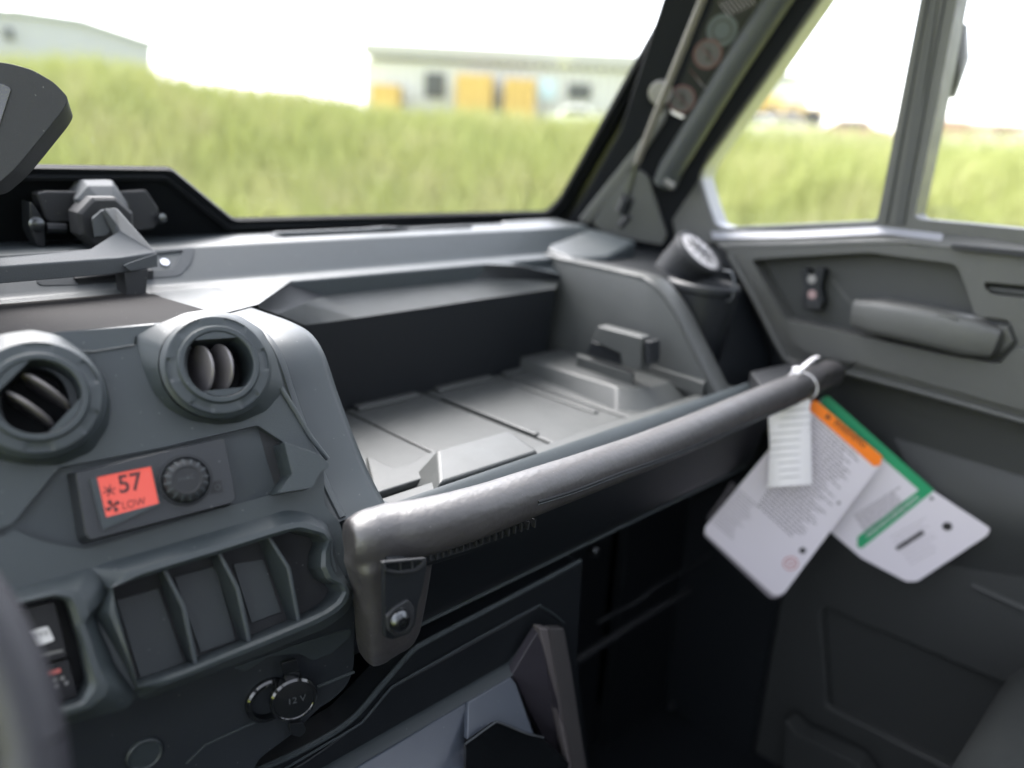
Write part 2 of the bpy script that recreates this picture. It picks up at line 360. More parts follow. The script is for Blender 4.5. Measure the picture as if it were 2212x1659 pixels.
# side demister vent: cup body, collar, face
nv = nrm(R@np.array((.544, .584, .6))); cv = ray(*b1(822, 1078)); cv = cv*(1.085/cv[0])
sv = mk('side_vent', glathe(cv, nv, [(.006, -.09), (.034, -.085), (.040, -.05), (.0425, -.012), (.045, -.008), (.045, 0), (.042, .003), (.0385, .002), (.037, -.003), (.002, -.003)], 40, cap0=True, cap1=True), PM, dash, ang=30)
mk('vent_face', glathe(cv, nv, [(.0378, -.0025), (.037, .001), (.028, .0025), (.002, .0035)], 40, cap1=True), VFC, sv)
for k in range(5):
    th = k*math.pi/5; s_ = nrm(np.cross(nv, (0, 0, 1))); u_ = np.cross(s_, nv); dd = s_*math.cos(th)+u_*math.sin(th); ee = np.cross(nv, dd)
    mk('vent_spoke', gprism([cv+nv*.0045+dd*a+ee*b for a, b in ((-.028, -.0006), (.028, -.0006), (.028, .0006), (-.028, .0006))], -nv*.002), PM, sv)
cc = onx(b1(842, 1215), 1.035)
mk('cup_body', glathe(cc+np.array((0, 0, .0)), (0.05, -.05, 1), [(.032, -.17), (.042, -.155), (.050, -.06), (.053, -.012), (.056, -.008), (.056, 0), (.052, .004), (.046, .0), (.044, -.05), (.01, -.06)], 36, cap0=True), PD, dash, ang=30)
mk('strap_loop', gtube(spline([onx(b1(*q), 1.02) for q in ((925, 1160), (955, 1165), (968, 1200), (970, 1260), (950, 1290), (932, 1285))], 4), (.0035, .0015), 8), GRY, dash)

# front face of the tray above the knee room
mk('fascia', gextx([(.508, -.345), (.5045, -.335), (.5035, -.305), (.500, -.3015), (.494, -.303), (.484, -.313), (.478, -.326), (.478, -.340), (.50, -.342)], .32, 1.03, 6), PL, dash, .0)
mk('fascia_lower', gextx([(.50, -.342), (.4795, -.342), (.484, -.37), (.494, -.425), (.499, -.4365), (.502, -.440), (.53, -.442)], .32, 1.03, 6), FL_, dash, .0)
mk('fascia_highlight', gtube([np.array((x, .5005, -.4405)) for x in (.37, .6, .8, 1.02)], .0022, 8), PL, dash)  # lighter tube added as the highlight on the fascia's lower edge
# panel under the fascia, with its edge highlight drawn by added lighter tubes
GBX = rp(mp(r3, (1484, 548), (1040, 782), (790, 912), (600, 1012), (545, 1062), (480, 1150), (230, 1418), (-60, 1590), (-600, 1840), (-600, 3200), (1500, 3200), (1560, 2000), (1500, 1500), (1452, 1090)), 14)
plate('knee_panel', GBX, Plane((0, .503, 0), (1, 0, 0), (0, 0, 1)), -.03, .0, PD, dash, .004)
def px_tube(name, pts, y, r, m, parent, f=P0, n=4, sm=True):
    p = [ony(f(*q), y) for q in pts]; p = spline(p, n) if sm else p
    return mk(name, gtube(p, r, 8), m, parent)
px_tube('panel_highlight', [(1470, 553), (1040, 780), (790, 910), (640, 990), (590, 1020), (535, 1075), (430, 1195), (235, 1412), (-40, 1575), (-300, 1690)], .5015, .0030, PS, dash, r3, 5)
IN = rp(mp(r3, (1250, 800), (1385, 888), (1450, 1300), (1500, 1750), (1500, 3200), (-700, 3200), (-700, 2000), (0, 1632), (330, 1400), (440, 1255), (490, 1218)), 12)
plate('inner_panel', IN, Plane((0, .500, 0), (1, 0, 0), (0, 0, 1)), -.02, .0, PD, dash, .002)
px_tube('panel_highlight', [(1385, 886), (1330, 838), (1262, 797), (1235, 799), (1000, 925), (700, 1092), (490, 1212), (445, 1250), (330, 1388), (270, 1440), (0, 1600), (-300, 1780)], .4985, .0012, PS, dash, r3, 4)
# glovebox: lit frame strip, two lid panels, black plate for the shaded opening and side post
G0 = Plane((0, .499, 0), (1, 0, 0), (0, 0, 1))
gb = mk('glovebox', gplate(mp(r3, (1265, 905), (1105, 1112), (100, 1680), (-500, 2000), (-500, 3100), (1480, 3100), (1400, 1600)), Plane((0, .497, 0), (1, 0, 0), (0, 0, 1)), -.01, 0), PD, dash, .001)
def quad3(name, pts, ys, m, parent, th=.006, bev=.0008, f=r3):
    p = [ony(f(*q), y) for q, y in zip(pts, ys)]; return mk(name, gprism(p, np.array((0, th, 0))), m, parent, bev)
quad3('lid_strip', [(1258, 912), (1112, 1166), (865, 1308), (200, 1700), (-400, 2040), (-400, 1960), (120, 1668), (1098, 1108)], [.495, .485, .485, .485, .485, .495, .495, .495], PS, gb)
quad3('lid_panel', [(858, 1318), (850, 1700), (840, 2400), (-400, 2600), (-400, 2050), (210, 1702)], [.484, .450, .38, .38, .484, .484], GLV, gb)
quad3('lid_panel', [(872, 1308), (1102, 1176), (1128, 1210), (1222, 1480), (1185, 1468), (1035, 1412), (1010, 1414), (868, 1512)], [.484, .484, .480, .458, .458, .460, .460, .456], GLV, gb)
quad3('lid_opening_shade', [(862, 1528), (1012, 1424), (1040, 1422), (1270, 1498), (1420, 1640), (1440, 2300), (850, 2300)], [.450]*7, GL, gb, .004)
px_tube('opening_bead', [(858, 1530), (1005, 1424), (1035, 1416), (1180, 1474), (1275, 1496)], .449, .0009, GRY, gb, r3, 5)
quad3('post_face', [(1248, 925), (1105, 1162), (1130, 1205), (1272, 1495), (1415, 1640), (1520, 2300), (1560, 2300), (1350, 1300), (1290, 1100)], [.484, .486, .486, .48, .474, .45, .45, .46, .47], mat('shaded post face', (.032, .029, .036), .4, .2), gb, .01)  # faces of one post, light and shade put into their tones
quad3('post_edge', [(1254, 912), (1300, 916), (1352, 1220), (1400, 1500), (1450, 1790), (1500, 2300), (1440, 2300), (1410, 1620), (1340, 1300)], [.480, .478, .468, .46, .45, .43, .43, .45, .465], mat('lit post edge', (.10, .09, .09), .35), gb, .012, .002)
quad3('post_side', [(1302, 914), (1384, 914), (1420, 1100), (1465, 1400), (1520, 1750), (1600, 2300), (1500, 2300), (1450, 1785), (1400, 1500), (1352, 1220)], [.480, .492, .484, .472, .46, .44, .43, .448, .458, .468], mat('half lit post side', (.055, .052, .052), .4), gb, .01, .002)
# things on the dark bulkhead behind, right of the glovebox
for q, w in ((((385, 600), (530, 520)), .003), (((520, 530), (610, 470)), .0035), (((600, 470), (870, 305)), .003)):
    px_tube('bulkhead_rail', list(q), .60, w, PM, dash, b4, 2, False)
px_tube('bulkhead_rail', [(290, 765), (560, 590), (775, 460)], .60, .006, PM, dash, b4, 2, False)
mk('pedal_clip', gprism([ony(b4(*q), .62) for q in ((875, 690), (900, 660), (960, 668), (998, 690), (998, 745), (950, 720))], np.array((0, .02, 0))), GRY, dash, .003)
for q in ((375, 295), (700, 955), (1055, 1050)):
    mk('bolt_head', glathe(ony(b4(*q), .60), (0, -1, 0), [(.008, -.004), (.008, .002), (.005, .005), (.001, .005)], 12, cap1=True), MET, dash)

# ------------------------------------------------------------------ centre console
HV = rp(mp(r2, (-60, 655), (55, 612), (250, 372), (700, 285), (1105, 190), (1215, 262), (1250, 395), (1190, 480), (1020, 525), (360, 722), (190, 692), (60, 640), (-40, 690)), 6)
PK = rp(mp(r2, (478, 885), (700, 815), (940, 742), (1150, 675), (1270, 640), (1375, 662), (1400, 690), (1378, 740), (1375, 800), (1400, 850), (1450, 872), (1470, 905), (1440, 950), (1385, 988), (1295, 1030), (1070, 1125), (845, 1218), (592, 1312), (570, 1230), (500, 960)), 3)
SW = rp(mp(r2, (-300, 1010), (60, 962), (235, 925), (290, 945), (350, 1130), (385, 1300), (350, 1375), (240, 1410), (-300, 1600)), 8)
con_out = rp([(-600, 780), (-133, 742), (137, 716), (352, 700), (440, 690), (500, 725), (560, 780), (615, 850), (662, 940), (700, 1000), (700, 1090), (735, 1130), (768, 1275), (768, 1292), (600, 1372), (150, 1545), (-600, 1820)], 12)
def ringmatch(a, b, N=160):                   # resample two outlines by angle round a common centre
    c = np.mean(b, 0); out = []
    sx = np.ptp([p[0] for p in b]); sy = np.ptp([p[1] for p in b])
    for lp in (a, b):
        lp = np.array(lp, float); n = len(lp); res = []
        for k in range(N):
            th = 2*math.pi*k/N; d = np.array((math.cos(th)*sx, math.sin(th)*sy)); best = None
            for i in range(n):
                p, q = lp[i]-c, lp[(i+1) % n]-c; e = q-p; D = d[0]*(-e[1])+e[0]*d[1]
                if abs(D) < 1e-12: continue
                t = (p[0]*(-e[1])+e[0]*p[1])/D; s_ = (d[0]*p[1]-d[1]*p[0])/D
                if t > 0 and -1e-6 <= s_ <= 1+1e-6 and (best is None or t < best): best = t
            res.append(c+d*(best if best else 0))
        out.append(res)
    return out
def crown(name, outer, inner, pn, h, parent, m, f=.30, deep=-.02):
    A = [pn.loc(pn.at(q, 0)) for q in outer]; B = [pn.loc(pn.at(q, h-.003)) for q in inner]
    A, B = ringmatch(A, B); c1 = [b+(a-b)*(f+.12) for a, b in zip(A, B)]; c2 = [b+(a-b)*f*.55 for a, b in zip(A, B)]
    return mk(name, loft([[pn.xyz(*p, 0) for p in A], [pn.xyz(*p, h-.001) for p in c1], [pn.xyz(*p, h) for p in c2], [pn.xyz(*p, h-.003) for p in B], [pn.xyz(*p, deep) for p in B]], True, False, False), m, parent, 0, ang=22)
def circ(q, r, n=32): return [(q[0]+r*math.cos(2*math.pi*k/n), q[1]+r*math.sin(2*math.pi*k/n)) for k in range(n)]
VR, VLc = (476, 780), (78, 858)
con = holed('console', con_out, [HV, PK, SW, circ((474, 786), 70), circ((75, 868), 74)], CON, -.035, 0, PL, dash, .0012, label='grey console face with vents, climate control and pockets')
lo_t, up_t = mp(r1, (-300, 1285), (500, 1285), (600, 1292), (872, 1248), (880, 1192)), mp(r1, (-300, 1225), (380, 1166), (500, 1156), (1000, 1106), (1045, 1102))
mk('console_trim', loft([[CON.at(q, .002) for q in lo_t], [CON.at(q, -.030) for q in up_t], [CON.at(q, -.030)+np.array((0, .004, -.02)) for q in up_t]], False, False, False), PL, con)
# climate panel sunk into the console
plate('climate_backing', HV, CON, -.02, -.0075, PS, con, 0)
mk('backing_crease', gprism([CON.at(q, -.0073) for q in mp(r2, (1105, 200), (1205, 265), (1243, 395), (1185, 472), (1150, 360))], -CON.n*.002), PM, con)
cl = plate('climate_control', rp(mp(r2, (325, 392), (942, 246), (962, 256), (1012, 500), (994, 522), (390, 682), (368, 660)), 4), CON, -.008, .011, CLM, con, .0045, taper=.07, flat=True, label='climate control with orange display and ridged knob')
dsp = mp(r2, (416, 412), (648, 366), (682, 524), (456, 584))
holed('display_bezel', rp(mp(r2, (385, 420), (654, 361), (690, 528), (440, 640)), 2), [dsp], CON, .010, .0135, PS, cl, .0007)
plate('display', dsp, CON, .0105, .0118, LCD, cl, 0)
mk('lettering', gtext('57', CON, r2(515, 485), r2(618, 464), .0122, bold=.02, hs=1.12), INK2, cl)
mk('lettering', gtext('LOW', CON, r2(528, 552), r2(628, 530), .0122, bold=.006, hs=1.2), INK2, cl)
sq_ = CON.loc(CON.at(r2(468, 470), .0122)); fl = []
for k in range(3):
    th = k*math.pi/3+.2; fl.append(([CON.xyz(sq_[0]+a*math.cos(th)-b*math.sin(th), sq_[1]+a*math.sin(th)+b*math.cos(th), .0122+k*.00003) for a, b in ((-.0042, -.0005), (.0042, -.0005), (.0042, .0005), (-.0042, .0005))], [(0, 1, 2, 3)]))
mk('snow_symbol', join(*fl), INK2, cl)
fan = []
fq = CON.loc(CON.at(r2(484, 536), .0122))
for k in range(4):
    th = k*math.pi/2+.3
    fan.append(([CON.xyz(fq[0]+a*math.cos(th)-b*math.sin(th), fq[1]+a*math.sin(th)+b*math.cos(th), .0122) for a, b in ((0, 0), (.0042, -.0011), (.005, .0008), (.0035, .0022), (.001, .0012))], [(0, 1, 2, 3, 4)]))
mk('fan_symbol', join(*fan), INK2, cl)
kc = CON.at(r2(795, 425), .011)
mk('knob_well', glathe(kc, CON.n, [(.0185, -.001), (.0185, .0012), (.0165, .0016), (.0155, .0002), (.001, .0002)], 40, cap1=True), PD, cl)
kc2 = CON.at(r2(803, 423), .0215)
mk('knob', glathe(kc2, CON.n, [(.0142, -.011), (.0142, -.004), (.0135, -.0018), (.0118, -.0006), (.0095, 0), (.0088, -.0004), (.001, -.0004)], 72, hf=None, cap1=True), PM, cl, ang=25)
for k in range(16):
    th = 2*math.pi*k/16; ex = CON.x*math.cos(th)+CON.u*math.sin(th); ey = -CON.x*math.sin(th)+CON.u*math.cos(th)
    mk('knob_ridge', gprism([kc2+CON.n*.0004+ex*a+ey*b-CON.n*c for a, b, c in ((.0108, -.0007, 0), (.0108, .0007, 0), (.0149, .0007, .002), (.0149, -.0007, .002))], -CON.n*.006), PS, cl, .0002)
mk('lettering', gtext('HVAC', CON, r2(768, 432), r2(835, 415), .0215), GRY, cl)
plate('power_button', rp(mp(r2, (922, 430), (950, 424), (957, 476), (904, 482)), 2), CON, .0105, .0118, PM, cl, .0004)
mk('power_symbol', gring(CON, r2(933, 455), .0021, .0016, .0122), GRY, cl)
plate('corner_lug', rp(mp(r2, (1218, 262), (1362, 312), (1410, 352), (1408, 372), (1372, 392), (1352, 440), (1340, 458), (1192, 482), (1252, 400)), 3), CON, -.02, .019, PL, con, .005, taper=.04, flat=True)
mk('console_highlight', gtube(spline([CON.at(q, .0005) for q in ((606, 838), (640, 892), (672, 945), (708, 992))], 6), .0022, 10), PL, con)  # added tube that draws the highlight on the console edge
# pocket with rubber pads and dividing fins
plate('pocket_backing', PK, CON, -.028, -.021, PM, con, 0)
OUT = rp(mp(r2, (385, 800), (560, 748), (900, 650), (1230, 552), (1330, 566), (1400, 610), (1432, 690), (1450, 790), (1508, 890), (1512, 950), (1480, 1000), (1395, 1060), (1100, 1180), (850, 1275), (600, 1372), (565, 1290), (520, 1190), (400, 1000), (462, 900)), 8)
crown('pocket_frame', OUT, PK, CON, .013, con, PL)
for q in (((500, 940), (680, 888), (790, 1208), (602, 1275)), ((748, 842), (925, 792), (1010, 1112), (860, 1165)), ((1000, 785), (1130, 765), (1205, 990), (1078, 1038))):
    plate('rubber_pad', rp(mp(r2, *q), 4), CON, -.023, -.0195, RU, con, .0008)
for a, b_, c in (((700, 797), (790, 968), (845, 1232)), ((932, 722), (1022, 890), (1075, 1135)), ((1148, 660), (1240, 800), (1287, 1048))):
    A, B, Cc = CON.at(r2(*a), .001), CON.at(r2(*b_), .004), CON.at(r2(*c), .001)
    side = [A, B, Cc, Cc-CON.n*.024, A-CON.n*.024]
    mk('divider_fin', gprism([p+CON.x*.0016 for p in side], -CON.x*.0032), GRY if 0 else PL, con, .0009)
plate('frame_clip', rp(mp(r2, (1392, 655), (1405, 700), (1378, 745), (1385, 800), (1400, 850), (1430, 868), (1445, 810), (1425, 740), (1428, 690)), 4), CON, -.012, .0095, PL, con, .0015)
# switch housing with rocker switches
SWO = rp(mp(r2, (-300, 950), (40, 905), (180, 862), (390, 800), (455, 845), (470, 915), (405, 1000), (500, 1225), (588, 1345), (545, 1405), (270, 1475), (-300, 1760)), 9)
crown('switch_housing', SWO, SW, CON, .016, con, PL, .25)
plate('switch_backing', SW, CON, -.034, -.028, PD, con, 0)
rk = plate('rocker_switch', rp(mp(r2, (75, 985), (232, 945), (262, 1060), (290, 1180), (150, 1222)), 5), CON, -.028, -.010, ROK, con, .002, label='rocker switch with a white symbol')
plate('switch_symbol', rp(mp(r2, (105, 1078), (205, 1050), (235, 1112), (150, 1142)), 5), CON, -.0105, -.0085, WHT, rk, .0006)
mk('lettering', gtext('ACCS', CON, r2(130, 1105), r2(205, 1088), -.0080), INK, rk)
plate('switch_line', mp(r2, (160, 1175), (270, 1150), (272, 1160), (163, 1186)), CON, -.0105, -.0092, LGY, rk, 0)
rk = plate('rocker_switch', rp(mp(r2, (155, 1232), (292, 1192), (335, 1350), (230, 1385)), 5), CON, -.028, -.012, ROK, con, .002, label='rocker switch with a red mark')
plate('switch_symbol', mp(r2, (185, 1252), (258, 1232), (262, 1248), (190, 1270)), CON, -.0125, -.0105, RED, rk, 0)
for q in ((238, 1282), (268, 1275), (245, 1308), (285, 1295)): mk('switch_dot', gdisc(CON, r2(*q), .0014, -.0112, .0004, 10), LGY, rk)
# lower console with the 12 V socket
LOW = rp([(-600, 1600), (100, 1500), (480, 1395), (640, 1335), (768, 1282), (766, 1440), (752, 1480), (720, 1512), (690, 1530), (640, 1580), (560, 1640), (500, 1760), (480, 2100), (-600, 2200)], 14)
lc = plate('lower_console', LOW, CLO, -.035, -.001, LCM, dash, .003)
mk('console_step', gtube([CLO.at(r2(*q), 0) for q in ((1360, 1312), (1518, 1247))], .0014, 8), PL, lc)
mk('console_step', gtube([CLO.at(r2(*q), -.0005) for q in ((800, 1640), (880, 1560), (1060, 1478), (1240, 1400))], .0010, 8), PL, lc)
plate('socket_pad', rp(mp(r2, (1050, 1250), (1150, 1180), (1290, 1170), (1340, 1200), (1420, 1170), (1500, 1100), (1510, 1060), (1300, 1120), (1000, 1230)), 8), CLO, -.003, .0005, PS, lc, .002)
mk('screw_cover', glathe(CLO.at(r2(620, 1600), 0), CLO.n, [(.0125, -.002), (.0125, .001), (.0112, .002), (.0100, .0008), (.001, .0008)], 32, cap1=True), PS, lc)
sc = CLO.at(r2(1150, 1365), 0)
sk = mk('power_socket', glathe(sc, CLO.n, [(.0185, -.002), (.0185, .003), (.017, .0045), (.0145, .0045), (.0135, .002), (.0125, -.01), (.001, -.01)], 40, cap1=True), GL, dash, ang=30, label='round power socket with glossy flip cap')
cpn = Plane(CLO.at(r2(1262, 1372), .016), nrm(CLO.x+CLO.n*.15), CLO.u)
ccp = cpn.o
mk('socket_cap', glathe(ccp, cpn.n, [(.0175, -.010), (.0187, -.006), (.0187, -.0015), (.0172, .0002), (.0160, .0004), (.0155, -.0003), (.008, .0010), (.001, .0014)], 44, cap0=True, cap1=True), GL, sk, ang=30)
mk('lettering', gtext('12 V', cpn, r2(1240, 1388), r2(1312, 1368), .0020), GRY, sk)
plate('cap_tab', rp(mp(r2, (1206, 1212), (1272, 1194), (1290, 1248), (1270, 1300), (1225, 1290)), 4), CLO, .006, .010, GL, sk, .0012)
plate('cap_hinge', rp(mp(r2, (1240, 1470), (1300, 1465), (1315, 1500), (1290, 1528), (1250, 1520)), 6), CLO, .001, .006, PD, sk, .001)

# air vents
def vent(q, q2, col, rot, flip, label, tilt=.45, ks=(-.0120, .0020)):
    ax = CON.n; c1 = CON.at(q, .011)
    vt = mk('air_vent', glathe(c1, ax, [(.0385, -.002), (.0400, .001), (.0402, .0035), (.0385, .0052), (.0380, .0056), (.0370, .0075), (.0362, .0078), (.0345, .0078), (.0338, .0078), (.0300, .0080), (.0292, .0095), (.0285, .0105), (.0255, .0105), (.0247, .0098), (.0240, .004), (.0240, -.03)], 96,
        hf=lambda r, t: (-.0014 if (.0335 < r < .0368 and ((t*6+rot) % 1) < .45) else 0)), PS, dash, ang=28, label=label)
    cl_ = mk('vent_collar', loft([[CON.at(p, .0005) for p in col], [c1+nrm(CON.at(p, .011)-c1)*.0405-ax*.001 for p in col]], True, False, False), PL, vt, ang=30)
    d1 = CON.x*math.cos(flip)+CON.u*math.sin(flip); d2 = -CON.x*math.sin(flip)+CON.u*math.cos(flip)
    for s in (-1, 1):                         # flat cheeks that square off the round opening
        seg = [c1+d2*s*.0192+d1*a for a in (-.0150, .0150)]+[c1+d2*s*.0245*math.cos(a)+d1*.0245*math.sin(a) for a in (.62, .3, 0, -.3, -.62)]
        mk('opening_cheek', gprism([p+ax*.0100 for p in seg], -ax*.03), PS, vt)
    mk('vent_throat', glathe(c1-ax*.028, ax, [(.024, 0), (.001, 0)], 24, cap1=True), FRT, vt)
    for k in ks:
        pc = c1+d1*(k+.002)-ax*.010; vd = -nrm(c1); vd = vd-d2*(vd@d2); tl = nrm(nrm(vd)+d1*tilt)
        ring = []; n_ = 40
        for j in range(n_): a = 2*math.pi*j/n_; ring.append((math.cos(a)*.0232, math.sin(a)*.0188))
        wv = np.cross(tl, d2)
        L = [[pc+tl*a*sc_+d2*b*sc_+wv*o_ for a, b in ring] for sc_, o_ in ((.96, -.0011), (1, -.0004), (1, .0004), (.96, .0011))]
        mk('louver', loft(L), LVR, vt, ang=30)
    return vt
LVR = mat('louver plastic', (.12, .112, .116), .32, .2, 1300)
colR = rp([(294, 726), (330, 705), (400, 676), (450, 668), (515, 680), (567, 713), (593, 762), (612, 829), (607, 850), (575, 888), (520, 912), (470, 918), (410, 908), (360, 882), (330, 845), (308, 790), (296, 745)], 10, 2)
vent((468, 792), None, colR, .2, rad(-2), 'round air vent with two upright louvers, beside the tray')
colL = rp([(-90, 850), (-60, 770), (0, 722), (70, 712), (130, 725), (185, 760), (225, 810), (240, 870), (235, 920), (200, 975), (130, 1005), (60, 1005), (-20, 990), (-80, 930)], 12, 2)
vent((82, 862), None, colL, .6, rad(42), 'round air vent with diagonal louvers, by the frame edge', .14, (-.0090, .0065))

# ================================================================== GRAB BAR
gbar = thing('grab_bar', 'long padded charcoal grab bar bolted in front of the storage tray', 'grab bar', (.33, .45, -.42))
keys = [((843, 1153), .447, .0235), ((900, 1142), .438, .0225), ((980, 1121), .430, .0215), ((1060, 1096), .426, .0208), ((1150, 1063), .424, .0200), ((1260, 1024), .424, .0194), ((1380, 980), .425, .0190), ((1500, 931), .426, .0188), ((1620, 879), .428, .0188), ((1720, 838), .430, .0190), ((1795, 805), .433, .0192)]
pth = [ony(q, y) for q, y, r in keys]
pth = [ony(P0(752, 1172), .452), ony(P0(790, 1164), .449)]+pth
rr_ = [.0165, .0215]+[k[2] for k in keys]
sp = spline(pth, 8); rs = np.interp(np.linspace(0, len(rr_)-1, len(sp)), range(len(rr_)), rr_)
end = sp[-1]; sp = sp+[end+np.array((.006, .004, 0)), end+np.array((.010, .012, 0))]; rs = list(rs)+[.0155, .010]
leg = [ony(r3(*q), y) for q, y in (((440, 1015), .462), ((448, 950), .458), ((458, 800), .452), ((465, 660), .449), ((460, 560), .448), ((448, 470), .446), ((440, 420), .446))]
lg_ = gtube(leg, [(.0235, .013), (.0265, .016), (.0290, .0175), (.0315, .0185), (.034, .020), (.036, .019), (.030, .014)], 24, up=(0, 1, 0), sq=.42)
grip = mk('grip', join(gtube(sp, [(r*1.0, r*1.02) for r in rs], 28, sq=.86), lg_), GR, gbar, ang=180)
rm = grip.modifiers.new('fuse', 'REMESH'); rm.mode = 'VOXEL'; rm.voxel_size = .0026; rm.use_smooth_shade = True
sm = grip.modifiers.new('soften', 'SMOOTH'); sm.factor = .5; sm.iterations = 8
from mathutils.bvhtree import BVHTree
bpy.context.view_layer.update(); _dg = bpy.context.evaluated_depsgraph_get(); _ge = grip.evaluated_get(_dg); _gm = _ge.to_mesh()
_go = Vector(WL[grip.name]); _bv = BVHTree.FromPolygons([v.co+_go for v in _gm.vertices], [tuple(p.vertices) for p in _gm.polygons]); _ge.to_mesh_clear()
def surf(q, i=None, off=.0003):              # point of the finished grip surface under a photo point, lifted by off
    r0 = nrm(ray(*q)); h = _bv.ray_cast(Vector((0, 0, ZC)), Vector(r0))
    if h[0] is None: h = _bv.find_nearest(Vector(r0*.9)+Vector((0, 0, ZC)))
    return np.array(h[0])-OFF-r0*off
gl_ = [surf(q, off=.0002) for q in spline([r3(1245, 240), (1240, 1060), (1340, 1022), (1450, 983), (1560, 938), (1660, 894), (1745, 857)], 4)]
mk('grip_seam', gtube(gl_, .0014, 8), PD, grip)
gl2 = [surf((q[0], q[1]+5), off=.0004) for q in spline([r3(1245, 240), (1240, 1060), (1340, 1022), (1450, 983), (1560, 938), (1660, 894), (1745, 857)], 4)]
mk('grip_seam', gtube(gl2, .0009, 8), GRY, grip)
# embossed word near the far end
q0, q1 = np.array((1742, 852.)), np.array((1822, 812.)); a3, b3_ = surf(q0), surf(q1)
tp = Plane((a3+b3_)/2, b3_-a3, (0, -.55, .83)); 
mk('lettering', (lambda g: ([p for p in g[0]], g[1]))(gtext('CAN-AM', tp, tuple(q0+(0, -2)), tuple(q1+(0, -2)), .0034, bold=.02, hs=1.5)), PM, grip)
# padded foot, dark bracket, slot with ribs, bolt
FT = Plane((0, .432, 0), (1, 0, 0), (0, .12, 1))
br = plate('bracket', rp(mp(r3, (428, 562), (640, 543), (655, 560), (622, 735), (608, 770), (592, 890), (562, 940), (470, 975), (432, 965), (425, 700)), 5), FT, -.013, -.0085, PD, gbar, .002)
plate('bolt_plate', rp(mp(r3, (480, 805), (555, 760), (590, 800), (585, 890), (550, 940), (490, 960), (450, 930), (440, 850)), 4), FT, -.010, -.0055, PM, br, .0012)
bc = FT.at(r3(506, 872), -.005)
mk('bolt', glathe(bc, FT.n, [(.0085, -.001), (.0085, .001), (.0075, .0028), (.005, .0046), (.0035, .005), (.0032, .002), (.0005, .002)], 32, cap1=True), MET, br, ang=40)
mk('bolt_socket', glathe(bc+FT.n*.0046, FT.n, [(.0034, .0), (.0034, .0006), (.0022, .0006), (.0020, -.002), (.0003, -.002)], 6, cap1=True), GL, br)
plate('slot', rp(mp(r3, (425, 566), (640, 545), (600, 600), (470, 618), (432, 605)), 5), FT, -.009, -.0080, GL, br, 0)
holed('slot_rim', rp(mp(r3, (415, 560), (655, 538), (640, 580), (600, 612), (500, 625), (430, 612)), 5), [rp(mp(r3, (430, 570), (635, 550), (620, 575), (590, 598), (505, 611), (442, 600)), 4)], FT, -.010, -.0065, PM, br, .0006)
for x in (512, 575): mk('slot_rib', gprism([FT.at(r3(*q), -.0068) for q in ((x-3, 560), (x+3, 558), (x+4, 606), (x-2, 608))], -FT.n*.003), PM, br)
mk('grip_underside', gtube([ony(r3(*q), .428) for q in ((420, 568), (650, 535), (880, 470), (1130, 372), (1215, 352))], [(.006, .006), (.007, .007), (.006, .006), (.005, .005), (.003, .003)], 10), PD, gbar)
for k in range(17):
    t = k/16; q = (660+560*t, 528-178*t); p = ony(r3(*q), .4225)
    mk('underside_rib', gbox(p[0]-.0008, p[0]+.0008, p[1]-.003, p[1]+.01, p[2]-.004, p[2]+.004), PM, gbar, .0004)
mk('far_bracket', gprism([onz(q, -.286) for q in ((1620, 802), (1745, 775), (1800, 800), (1658, 850))], np.array((0, 0, -.03))), PM, gbar, .003)

# ================================================================== TAGS on the far end of the bar
tc_ = ony((1790, 850), .425)
T1 = Plane(tc_+np.array((-.03, -.012, 0)), (.62, -.78, 0), (0.05, .02, 1))
T2p = Plane(tc_+np.array((.02, .02, 0)), (.42, -.90, 0), (0.0, .06, 1))
T3 = Plane(tc_+np.array((-.06, -.03, 0)), (.62, -.78, 0), (0, 0, 1))
def lines(pn, a, b, d, n, h, w=.0006, jag=.2):
    g = []; a = np.array(a, float); b = np.array(b, float); d = np.array(d, float)
    for k in range(n):
        e = 1-jag*random.random(); p, q = a+d*k, a+d*k+(b-a)*e
        P_, Q_ = pn.at(p, h), pn.at(q, h); up = nrm(np.cross(pn.n, Q_-P_))*w/2
        x = 0.
        while x < 1:
            y = min(1, x+random.uniform(.05, .16)); g.append(([P_+(Q_-P_)*x-up, P_+(Q_-P_)*y-up, P_+(Q_-P_)*y+up, P_+(Q_-P_)*x+up], [(0, 1, 2, 3)])); x = y+.02
    return join(*g)
t1 = thing('hang_tag', 'white printed hang tag with orange header, in front on the bar', 'tag', tc_+np.array((0, 0, -.02)))
plate('card', rp([(1752, 862), (1906, 985), (1902, 1003), (1693, 1283), (1672, 1287), (1524, 1153), (1522, 1140)], 7), T1, -.0012, 0, PAP, t1, .0003)
plate('card', rp([(1750, 872), (1895, 1000), (1685, 1291), (1664, 1293), (1522, 1158), (1520, 1150)], 6), T1, -.0032, -.002, INKG, t1, .0003)
plate('header', [(1753, 868), (1762, 864), (1906, 986), (1902, 1004), (1888, 1008), (1747, 885)], T1, .0001, .0004, ORG, t1, 0)
mk('lettering', gtext('WARNING', T1, b3(1045, 262), b3(1235, 405), .0008, bold=.01, hs=1.2), INK, t1)
mk('warning_triangle', ([T1.at(b3(*q), .0008) for q in ((1000, 225), (1040, 235), (1022, 195))], [(0, 1, 2)]), INK, t1)
mk('text_lines', lines(T1, b3(935, 215), b3(1225, 480), (-4.2, 6.6), 30, .0005, .0019, .3), INKG, t1, kind='stuff')
mk('text_lines', lines(T1, b3(430, 620), b3(600, 770), (-4, 5.6), 14, .0005, .0012, .2), INKG, t1, kind='stuff')
mk('prohibition_mark', gring(T1, b3(792, 1110), .011, .0095, .0006), RED, t1)
mk('prohibition_mark', gring(T1, b3(792, 1110), .0055, .004, .0006), RED, t1)
